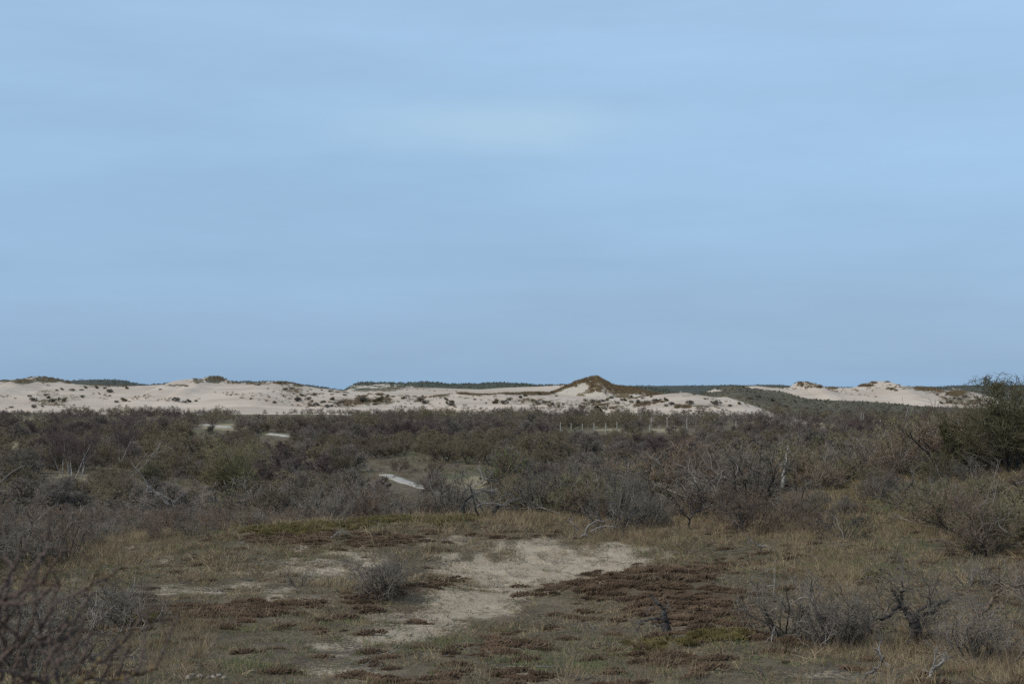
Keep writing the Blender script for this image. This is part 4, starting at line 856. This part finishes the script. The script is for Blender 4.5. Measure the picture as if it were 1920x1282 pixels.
one(blue, 722, 1116, .95, 'spiny_bush', 'dense grey spiny bush on the red moss hummock beside the bare sand', .95)
one(TH_THIN[0], 778, 1088, .62, 'spiny_bush', 'small dark upright bush at the right end of the moss hummock', .7)
one(TH_THIN[1], 560, 1098, .5, 'spiny_bush', 'sparse small bush alone left of the moss hummock', 1.2)
one(TH_THIN[0], 196, 1140, .75, 'spiny_bush', 'fan shaped thin bush on the left between sand and moss', 1.2)
dk = k_thicket(351, 1.3, 1.9, M_DARK, n=9, dens=.7, spread=.9)
one(dk, 1581, 1012, 1.0, 'spiny_bush', 'dark wide forking bush alone in the grass of the right clearing', 1.1)
one(dk, 1722, 955, 1.5, 'spiny_bush', 'dark upright dead looking bush at the back of the right clearing', .8)
one(TH_GREY[2], 1475, 1195, 1.15, 'spiny_bush', 'large grey thorn bush at the left end of the bottom right tangle', 1.0)
one(TH_GREY[0], 1560, 1215, 1.05, 'spiny_bush', 'large grey thorn bush beside the gnarled tree', .9)
rt = k_dome(480, 3.6, 4.4, M_DARKOLIVE, M_LEAFYEL, .35, .016, .0068, 7, 2.2)
p = at(1893, 884, H)
plant(rt, 'thorn_tree', 'tall dark thorn tree cut by the right edge, breaking the skyline', 'tree', p - (0, 0, .1), 3.2, wide=1.08)
plant(rt, 'thorn_tree', 'thorn tree beside the tall one, mostly beyond the right edge', 'tree', at(1915, 884, H) + (1.6, 1.5, -.1), 2.8, wide=1.2)
plant(yk[0], 'thorn_tree', 'lower thorn tree left of the tall one at the right edge', 'tree', at(1800, 886, H) - (0, 0, .1), 1.5, wide=.8)

# ------------------------------------------------------------------ dead wood
def limb(pts, r0, r1, d, N=None, jit=.012, k=1.1):
    """a crooked limb through pixels at distance d; the third number of a point moves it nearer or farther (m)"""
    K = np.array([pt(q[0], q[1], d + (q[2] if len(q) > 2 else 0)) for q in pts])
    s = np.concatenate([[0], np.cumsum(np.linalg.norm(np.diff(K, axis=0), axis=1))]); N = N or max(6, 4 * len(pts))
    q = np.linspace(0, s[-1], N); P = np.stack([np.interp(q, s, K[:, i]) for i in range(3)], -1)
    P[1:-1] = P[1:-1] * .5 + (P[:-2] + P[2:]) * .25; P[1:-1] += RNG.normal(0, jit, (N - 2, 3))
    return P[None], np.linspace(r0, r1, N)[None] * (k if d > 30 else 1.15)
def deadwood(name, label, cat, base, limbs, m, twigs=0, m_tw=None, tl=(.15, .5), trunk_n=1, sides=7, sub=2, m_tr=None):
    """thing at its base; the first trunk_n limbs are the trunk, each other limb is a branch, fine twigs are one part"""
    base = np.array(base, float); o = thing(name, label, cat, base); g = np.random.default_rng(abs(hash(label)) % 9999 if False else len(label) * 7 + int(abs(base[0]) * 100))
    tw = []
    tr = [(*tubes(P - base, R * (1 + .12 * g.normal(0, 1, R.shape)), sides), 0) for P, R in limbs[:trunk_n]]
    obj('trunk', merge('trunk', tr, [m_tr or m]), o)
    for P, R in limbs[trunk_n:]:
        obj('branch', merge('branch', [(*tubes(P - base, R * (1 + .1 * g.normal(0, 1, R.shape)), sides), 0)], [m]), o)
    if twigs:
        for P, R in limbs:
            A, B = branch(g, P - base, R, twigs, (.2, .6), 5, (.4, 1.2), .008, .004, .25, .1, (.3, 1), L0=tl); tw.append((*tubes(A, B, 3), 0))
            for _ in range(sub - 1):
                A, B = branch(g, A, B, 4, (.4, .8), 4, (.4, 1.1), .0055, .003, .25, .08); tw.append((*tubes(A, B, 3), 0))
        obj('twigs', merge('twigs', tw, [m_tw or m]), o)
    return o
d0 = at(890, 972, H)[1]
deadwood('dead_tree', 'pale twisted dead tree with an arching grey limb at the edge of the middle thicket', 'dead tree', pt(898, 974, d0), [limb([(903, 976), (892, 958), (888, 935), (883, 913), (880, 910)], .035, .02, d0), limb([(872, 962, -.2), (867, 950, -.2), (872, 940), (884, 928), (890, 922)], .04, .022, d0), limb([(915, 976, .2), (902, 950, .2), (893, 933), (886, 927)], .02, .018, d0),
    limb([(885, 924), (900, 921), (908, 918), (920, 921), (931, 921)], .018, .01, d0), limb([(883, 913), (898, 907), (906, 901), (903, 888), (899, 880), (894, 876)], .016, .007, d0), limb([(902, 905), (910, 900), (917, 894)], .016, .008, d0), limb([(894, 950), (902, 945), (916, 943), (935, 945), (946, 948)], .022, .014, d0), limb([(946, 948, .1), (955, 943), (964, 935), (962, 928), (950, 926), (938, 933)], .016, .008, d0), limb([(876, 930), (871, 915), (868, 900), (865, 893)], .01, .006, d0)], M_DEADGREY, 4, M_DEADGREY, trunk_n=2, m_tr=M_BLACKWOOD)
deadwood('dead_stump', 'short hollow black and white stump right of the twisted dead tree', 'stump', pt(926, 974, d0 + .1), [limb([(926, 975), (925, 968), (928, 955), (934, 948), (941, 945)], .07, .035, d0 + .1)], M_BLACKWOOD, 2, M_DEADGREY)
for (a, b, fl, lb) in ((1290, 985, 1, 'black crooked dead stem at the foot of the tall middle thicket'), (1395, 990, -1, 'dark leaning dead stem right of the black crooked one in the middle thicket'), (1175, 985, 1, 'pale forked dead stem in the front of the middle thicket'), (1310, 935, -1, 'long pale forked dead bough lying across the middle thicket'), (640, 930, 1, 'dark forked dead bough in the tangle left of the pale track'), (1500, 905, -1, 'black twisted dead stem beside the bleached snag'), (700, 925, -1, 'grey arching dead bough over the pale track')):
    q = at(a, b, H); d0 = q[1] - 1.1; m_ = M_DEADGREY if 'pale' in lb[:5] or 'grey' in lb[:5] or 'long' in lb[:5] else M_BLACKWOOD
    L_ = [limb([(a - fl, b + 9), (a + 4 * fl, b - 12), (a + 10 * fl, b - 22), (a + 6 * fl, b - 36), (a + 12 * fl, b - 50)], .030, .010, d0), limb([(a + 9 * fl, b - 22), (a + 22 * fl, b - 30, .2), (a + 34 * fl, b - 32, .3), (a + 50 * fl, b - 40, .4)], .020, .007, d0), limb([(a + 4 * fl, b - 12), (a - 10 * fl, b - 24, -.2), (a - 16 * fl, b - 38, -.2), (a - 30 * fl, b - 46, -.3)], .018, .006, d0)]
    deadwood('dead_branch', lb, 'branch', pt(a, b, d0), L_, m_, 5, m_, (.15, .5))
d0 = at(1098, 1008, H)[1]
deadwood('fallen_branch', 'arched fallen dead branch lying in the grass in front of the middle thicket', 'branch', pt(1098, 1006, d0), [limb([(1075, 1010, -.2), (1086, 1008), (1096, 1002), (1106, 1006), (1115, 1013, .2)], .02, .03, d0), limb([(1098, 1002), (1099, 990), (1108, 982), (1122, 974), (1132, 978)], .024, .01, d0), limb([(1108, 996), (1122, 988), (1140, 986), (1155, 988)], .018, .010, d0), limb([(1084, 995, .3), (1074, 982, .3), (1066, 972, .3)], .02, .012, d0)], M_DEADGREY, 4)
d0 = at(535, 955, H)[1]
deadwood('dead_branch', 'blackened crooked dead branch rising from the tangle left of the middle', 'branch', pt(500, 950, d0 - 1.2), [limb([(498, 958), (505, 942), (516, 936), (525, 928), (534, 923), (538, 912), (542, 898), (543, 896)], .035, .015, d0 - 1.2), limb([(538, 903), (530, 900), (524, 898)], .014, .008, d0 - 1.2), limb([(505, 942), (492, 936), (480, 930)], .02, .01, d0 - 1.2)], M_BLACKWOOD, 5, M_BLACKWOOD, (.2, .5))
deadwood('dead_branch', 'blackened dead branch lying low in the tangle below the hawthorn', 'branch', pt(455, 950, d0 - 1.2), [limb([(425, 956), (430, 940), (448, 945), (462, 940), (476, 930), (484, 926)], .03, .015, d0 - 1.2), limb([(466, 930), (472, 925), (484, 925)], .02, .01, d0 - 1.2)], M_BLACKWOOD, 5, M_DEADGREY, (.2, .5))
d0 = at(828, 962, H)[1]
deadwood('dead_branch', 'bent dead branch with pale upper side below the pale track', 'branch', pt(828, 955, d0), [limb([(824, 953), (833, 943), (834, 937), (826, 929), (818, 923), (816, 915)], .04, .014, d0), limb([(818, 950, .2), (808, 938, .2), (800, 925, .2), (804, 915, .2)], .025, .01, d0)], M_DEADGREY, 5, M_GREY, trunk_n=2, m_tr=M_BLACKWOOD)
deadwood('dead_branch', 'bleached forked stick upright in the grass behind the mossy rise', 'branch', pt(768, 960, d0), [limb([(768, 957), (766, 945), (763, 936)], .018, .01, d0), limb([(768, 957), (758, 951), (745, 960), (738, 964)], .012, .008, d0)], M_DEADWHITE, 2, M_DEADWHITE, (.1, .25))
deadwood('dead_branch', 'small bleached stick leaning in the tangle left of the forked one', 'branch', pt(665, 953, d0), [limb([(668, 955), (663, 945), (659, 937)], .014, .008, d0)], M_DEADWHITE, 2, M_DEADWHITE, (.1, .2))
p0 = at(1467, 905, H); d0 = min(p0[1], 47.)
deadwood('bleached_snag', 'thin bleached white dead stem standing in the thicket', 'dead tree', pt(1467, 908, d0), [limb([(1467, 912), (1469, 890), (1472, 872), (1473, 868)], .055, .03, d0), limb([(1473, 870), (1475, 850), (1478, 838), (1477, 833)], .014, .007, d0)], M_DEADWHITE, 2, M_DEADGREY, (.1, .25))
d0 = 43.
deadwood('bleached_snag', 'long pale dead stem leaning left over the low bushes on the left', 'dead tree', pt(312, 948, d0), [limb([(316, 946), (302, 931), (288, 922), (275, 905), (262, 886), (250, 872), (243, 862)], .030, .010, d0), limb([(259, 883), (268, 874), (280, 860), (296, 845), (300, 838)], .012, .005, d0), limb([(290, 922), (305, 928), (322, 938), (330, 944)], .02, .008, d0)], M_DEADGREY, 5, M_DEADGREY, (.2, .6))
deadwood('bleached_snag', 'pale bare bough reaching in over the left edge', 'dead tree', pt(-25, 930, 40), [limb([(-30, 940), (-10, 915), (2, 903), (15, 892), (30, 880), (45, 874), (62, 871)], .035, .010, 40), limb([(11, 895), (2, 888), (-10, 880)], .012, .006, 40)], M_DEADGREY, 4, M_DEADGREY, (.2, .6))
p = at(1252, 1188, H); d0 = p[1]
deadwood('dead_stump', 'black broken dead stump with one crooked arm on the red moss bank', 'stump', p, [limb([(1254, 1192), (1250, 1172), (1246, 1155), (1243, 1148)], .065, .04, d0), limb([(1250, 1170), (1243, 1140), (1236, 1132), (1228, 1124), (1219, 1115)], .04, .010, d0), limb([(1250, 1172, .05), (1247, 1150), (1242, 1136)], .03, .012, d0), limb([(1243, 1160), (1228, 1158), (1212, 1163), (1192, 1164)], .02, .008, d0), limb([(1210, 1163), (1200, 1172), (1193, 1182)], .009, .005, d0), limb([(1245, 1172), (1230, 1172), (1220, 1168)], .010, .006, d0), limb([(1246, 1180, -.05), (1238, 1172)], .02, .012, d0)], M_BLACKWOOD, 2, M_DEADGREY, (.1, .25))
p = at(1722, 1212, H); d0 = p[1]
deadwood('gnarled_tree', 'small gnarled tree with a thick dark trunk and spreading bare limbs at the bottom right', 'tree', p, [limb([(1723, 1216), (1720, 1195), (1716, 1178), (1712, 1160), (1712, 1155)], .095, .065, d0), limb([(1712, 1160), (1704, 1152), (1694, 1142), (1690, 1130), (1680, 1118), (1668, 1100)], .04, .012, d0), limb([(1694, 1142), (1684, 1136), (1672, 1150, -.1), (1660, 1160, -.2), (1640, 1162, -.3)], .028, .010, d0), limb([(1716, 1158), (1730, 1152), (1742, 1148), (1756, 1142)], .035, .02, d0), limb([(1716, 1155, .1), (1726, 1142, .2), (1742, 1132, .2), (1760, 1128, .3), (1780, 1126, .3)], .03, .010, d0), limb([(1690, 1130), (1692, 1110), (1693, 1098), (1688, 1088)], .022, .010, d0), limb([(1738, 1133, .2), (1743, 1122), (1741, 1114)], .018, .01, d0), limb([(1700, 1210, -.1), (1712, 1200), (1718, 1192)], .05, .05, d0)], M_BLACKWOOD, 9, M_GREY, (.3, .8), sub=3)
p = at(1790, 1196, H); d0 = p[1] + .1
deadwood('fallen_log', 'brown fallen log with one bough arching up at the bottom right', 'log', pt(1780, 1194, d0), [limb([(1740, 1194, -.1), (1765, 1192), (1800, 1188), (1825, 1186)], .07, .05, d0), limb([(1815, 1187), (1818, 1172), (1826, 1158), (1840, 1146), (1855, 1134), (1862, 1122)], .05, .03, d0), limb([(1862, 1124), (1872, 1105), (1884, 1102), (1900, 1098), (1925, 1095)], .025, .012, d0), limb([(1866, 1122), (1878, 1130), (1882, 1145), (1890, 1165)], .02, .01, d0), limb([(1880, 1104), (1880, 1092), (1874, 1086)], .015, .008, d0)], M_BROWN, 6, M_GREY, (.25, .7), sub=3)
for (pts, lb) in (([(1610, 1282), (1625, 1265), (1648, 1250), (1655, 1236), (1642, 1218)], 'thin grey dead branch lying in the grass below the gnarled tree'), ([(1735, 1285), (1745, 1262), (1752, 1250), (1770, 1236)], 'upright broken grey branch at the bottom edge right of the gnarled tree'), ([(430, 1011), (392, 1012, .1), (360, 1015, .3)], None), ([(1440, 1024), (1420, 1022), (1404, 1010), (1400, 1002)], 'dark bent stick in the grass below the middle thicket'), ([(616, 1009), (626, 1004), (632, 998), (640, 996)], 'short grey forked stick on the mossy rise')):
    if not lb: continue
    q = at(pts[1][0], min(pts[1][1] + 6, 1278), H)
    deadwood('dead_branch', lb, 'branch', pt(pts[0][0], pts[0][1], q[1]), [limb(pts, .022, .010, q[1])], M_DEADGREY, 5, M_DEADGREY, (.1, .3))

# ------------------------------------------------------------------ fence posts, stones, walkers
POSTM = {}
def post_mesh(r, h):
    k = 8; a = np.arange(k) * 2 * np.pi / k
    rings = [(r * 1.04, -.4), (r, 0), (r * .97, h * .5), (r * .95, h * .985), (r * .7, h)]
    V = np.concatenate([np.stack([np.cos(a) * q, np.sin(a) * q * .95, np.full(k, zz)], -1) for q, zz in rings] + [np.array([[0, 0, h]])])
    f = [(i * k + j, i * k + (j + 1) % k, (i + 1) * k + (j + 1) % k, (i + 1) * k + j) for i in range(4) for j in range(k)] + [(4 * k + j, 4 * k + (j + 1) % k, 5 * k, 5 * k) for j in range(k)]
    me = bpy.data.meshes.new('post'); me.from_pydata([tuple(v) for v in V], [], [tuple(dict.fromkeys(q)) for q in f]); me.materials.append(M_POST); return me
ORD = ['first', 'second', 'third', 'fourth', 'fifth', 'sixth', 'seventh']
for i, (a, t_, b) in enumerate(POSTS):
    p = at(a, b + 3, H, lo=200); hh = max(.9, (b - t_ + 3) * p[1] / F)
    row = 'evenly spaced row below the pointed dune' if i < 7 else 'scattered posts below the sand tongue' if i < 14 else 'posts on the scrubby slope' if i < 17 else 'tight row below the broad right dune'
    j = i if i < 7 else i - 7 if i < 14 else i - 14 if i < 17 else i - 17
    tag(obj('fence_post', post_mesh(.10, hh), None, p), f'pale wooden post, {ORD[j]} from the left of the {row}', 'post', 'fence posts in the valley scrub')
SM = []
for i in range(4):
    g = np.random.default_rng(600 + i); n1, n2_ = 8, 12
    th, ph = np.meshgrid(np.linspace(0, np.pi, n1), np.linspace(0, 2 * np.pi, n2_, endpoint=False), indexing='ij')
    V = np.stack([np.sin(th) * np.cos(ph), np.sin(th) * np.sin(ph), np.cos(th)], -1).reshape(-1, 3); V = V * (1 + .16 * np.sin(V @ g.normal(0, 2.2, (3, 1)) + g.uniform(0, 6))) * np.array([1, .8, .62])
    ii = np.arange(n1 * n2_).reshape(n1, n2_); jj = np.roll(ii, -1, 1)
    SM.append(mesh_np('stone', V, np.stack([ii[:-1], jj[:-1], jj[1:], ii[1:]], -1).reshape(-1, 4), [M_STONE]))
ST = [(592, 1060, 3.6, 'largest pale stone on the grassy sand left of the spiny bush'), (538, 1056, 2.4, 'pale stone farthest left of the three near the spiny bush'), (551, 1058, 2.2, 'small pale stone between two others near the spiny bush'), (827, 988, 2.2, 'round pale stone on the mossy rise'), (770, 979, 2.0, 'tiny white stone on the golden moss'),
      (352, 1272, 5, 'leftmost brown stone of the row at the bottom edge'), (362, 1268, 5, 'palest stone near the left end of the bottom edge row'), (374, 1270, 5.5, 'brown stone third in the bottom edge row'), (390, 1271, 4, 'small brown stone in the middle of the bottom edge row'), (400, 1270, 4.5, 'brown stone right of the middle of the bottom edge row'), (410, 1269, 5, 'pale brown stone near the right end of the bottom edge row'), (420, 1273, 5, 'rightmost stone of the bottom edge row'),
      (358, 1142, 3, 'small grey stone on the red moss left of the sand'), (398, 1145, 2.5, 'grey pebble right of the small grey stone on the red moss'), (770, 1190, 3.5, 'brown stone on the sand of the lower hollow')]
for i, (a, b, s, lb) in enumerate(ST):
    p = at(a, b, H); r_ = s * p[1] / F * 1.1
    o = tag(obj('stone', SM[i % 4], None, p + (0, 0, r_ * .3)), lb, 'stone', 'stones on the near dune top'); o.scale = (r_ * 1.15,) * 3; o.rotation_euler = (0, 0, i * 1.7)

def simple(name, c):
    m, t, p = mat(name, .8, .2); p.inputs['Base Color'].default_value = (*c, 1); return m
M_SKIN, M_HAIR, M_TROU = simple('skin', (.45, .30, .23)), simple('dark_hair', (.03, .025, .02)), simple('dark_trousers', (.03, .033, .045))
def person(px, py, label, coat, rz, stride):
    p = at(px, py, lo=430)
    o = thing('person', label, 'person', p, rz)
    J = [(0, 0, .95), (0, 0, 1.2), (0, .01, 1.42), (0, .02, 1.52), (0, .03, 1.60), (0, .035, 1.70), (.19, 0, 1.40), (.24, -.04, 1.13), (.22, .08, .88), (.215, .12, .79), (-.19, 0, 1.40), (-.24, .04, 1.13), (-.22, -.04, .88), (-.215, -.05, .79),
         (.10, 0, .90), (.11, stride * .5 + .04, .50), (.11, stride, .08), (.11, stride + .17, .03), (-.10, 0, .90), (-.11, -stride * .4 + .05, .50), (-.11, -stride, .08), (-.11, -stride + .17, .03)]
    E = [(0, 1), (1, 2), (2, 3), (3, 4), (4, 5), (2, 6), (6, 7), (7, 8), (8, 9), (2, 10), (10, 11), (11, 12), (12, 13), (0, 14), (14, 15), (15, 16), (16, 17), (0, 18), (18, 19), (19, 20), (20, 21)]
    R = [.15, .15, .15, .06, .095, .085, .075, .055, .042, .035, .075, .055, .042, .035, .10, .07, .05, .035, .10, .07, .05, .035]
    me = bpy.data.meshes.new('body'); me.from_pydata(J, E, []); b = obj('body', me, o)
    sk = b.modifiers.new('skin', 'SKIN'); sub = b.modifiers.new('smooth', 'SUBSURF'); sub.levels = sub.render_levels = 1
    sl = me.skin_vertices[0].data
    for i, r_ in enumerate(R): sl[i].radius = (r_, r_ * (.72 if i < 3 else 1))
    sl[0].use_root = True
    m, t, pb = mat(label.split()[0] + '_clothes', .85, .2)          # trousers, coat, skin by height on the body
    zc = nd(t, 'ShaderNodeSeparateXYZ', {0: nd(t, 'ShaderNodeTexCoord').outputs['Object']}).outputs['Z']
    def stp(v): return nd(t, 'ShaderNodeMath', {0: zc, 1: v}, operation='GREATER_THAN').outputs[0]
    t.links.new(mixc(t, stp(1.49), mixc(t, stp(.86), (.035, .037, .05), coat), (.45, .30, .23)), pb.inputs['Base Color'])
    me.materials.append(m)
    V = SMH * np.array([.105, .115, .10]) + np.array([0, .02, 1.705]); obj('hair', mesh_np('hair', V, SMQ, [M_HAIR]), o)
    return o
th, ph = np.meshgrid(np.linspace(0, np.pi * .58, 6), np.linspace(0, 2 * np.pi, 10, endpoint=False), indexing='ij')
SMH = np.stack([np.sin(th) * np.cos(ph), np.sin(th) * np.sin(ph), np.cos(th)], -1).reshape(-1, 3); ii = np.arange(60).reshape(6, 10); jj = np.roll(ii, -1, 1); SMQ = np.stack([ii[:-1], jj[:-1], jj[1:], ii[1:]], -1).reshape(-1, 4)
person(1758.5, 730.6, 'grey coated walker, leftmost of three on the far right dune crest', (.06, .065, .075), .3, .2)
person(1764, 730.2, 'walker in a dark blue coat, middle of three on the far right dune crest', (.02, .03, .055), -.4, .1)
person(1768.4, 731.2, 'brown coated walker, rightmost of three on the far right dune crest', (.06, .035, .03), 2.9, .22)

# ------------------------------------------------------------------ the sea buckthorn right beside the viewer
g = np.random.default_rng(707)
bp = np.array([-1.62, 4.25, 0]); bp[2] = float(H(bp[0], bp[1])) - .05
o = thing('buckthorn_bush', 'red brown budding thorn bush close by at the bottom left corner, out of focus', 'bush', bp)
Ls = []
for (x0, pts) in ((0, [(-60, 1420), (-20, 1330), (5, 1240), (8, 1160), (18, 1080)]), (1, [(-20, 1420), (15, 1300), (38, 1220), (34, 1150), (28, 1115)]), (2, [(20, 1430), (48, 1290), (62, 1235), (78, 1180), (108, 1120)]), (3, [(40, 1420), (82, 1290), (95, 1230), (120, 1175), (125, 1160)]), (4, [(90, 1420), (150, 1280), (175, 1248), (210, 1232), (238, 1195)]), (5, [(-40, 1400), (-30, 1300), (10, 1215), (60, 1205), (130, 1192)]), (6, [(120, 1430), (180, 1300), (215, 1275), (260, 1262), (292, 1252)]), (7, [(-70, 1300), (-40, 1200), (0, 1130), (40, 1105), (85, 1090)]), (8, [(60, 1420), (110, 1300), (104, 1270), (108, 1240), (104, 1215)])):
    dd = 4.1 + g.uniform(-.35, .35)
    Ls.append(limb([tuple(q) for q in pts], .006, .0030, dd, 16, .006))
P0 = np.concatenate([a for a, b in Ls]) - bp; R0 = np.concatenate([b for a, b in Ls])
root = np.stack([np.array([g.normal(0, .12), g.normal(0, .12), 0]) for _ in Ls])                       # run every stem down to the ground
S0 = np.stack([root, (root + P0[:, 0]) / 2 + g.normal(0, .02, root.shape), P0[:, 0]], 1)
P1, R1 = branch(g, P0, R0, 5, (.1, .3), 6, (.5, 1.2), .005, .003, .16, .2, (.25, 1), L0=(.08, .26))
P2, R2 = branch(g, P1, R1, 2, (.3, .6), 4, (.5, 1.2), .0038, .002, .2, .1)
obj('trunk', merge('trunk', [(*tubes(S0, np.repeat(np.array([[.012, .010, .0075]]), len(S0), 0), 6), 0)], [M_DARK]), o)
obj('branches', merge('branches', [(*tubes(P0, R0, 6), 0), (*tubes(P1, R1, 5), 0), (*tubes(P2, R2, 4), 0)], [M_REDTWIG]), o)
def budset(P, n, r):
    k = g.integers(0, len(P), n); f = g.uniform(.15, 1, n) * (P.shape[1] - 1); i = np.minimum(f.astype(int), P.shape[1] - 2); w = (f - i)[:, None]
    C = P[k, i] * (1 - w) + P[k, i + 1] * w; dr = norm(g.normal(0, 1, (n, 3))); C2 = C + dr * r * 1.6
    Pp = np.stack([C, C + dr * r * .6, C + dr * r * 1.5, C2 + dr * r * .6], 1); return Pp, np.repeat(np.array([[.3, .9, .8, .1]]), n, 0) * r
PB = [budset(P0, 520, .0056), budset(P1, 700, .0050), budset(P2, 200, .0038)]
PT = [budset(P0[6:7] * 1, 60, .006), budset(P0[4:5], 40, .006)]
obj('buds', merge('buds', [(*tubes(a, b, 5), 0) for a, b in PB] + [(*tubes(a, b, 5), 1) for a, b in PT], [M_REDTWIG, M_TAWNYBUD]), o)
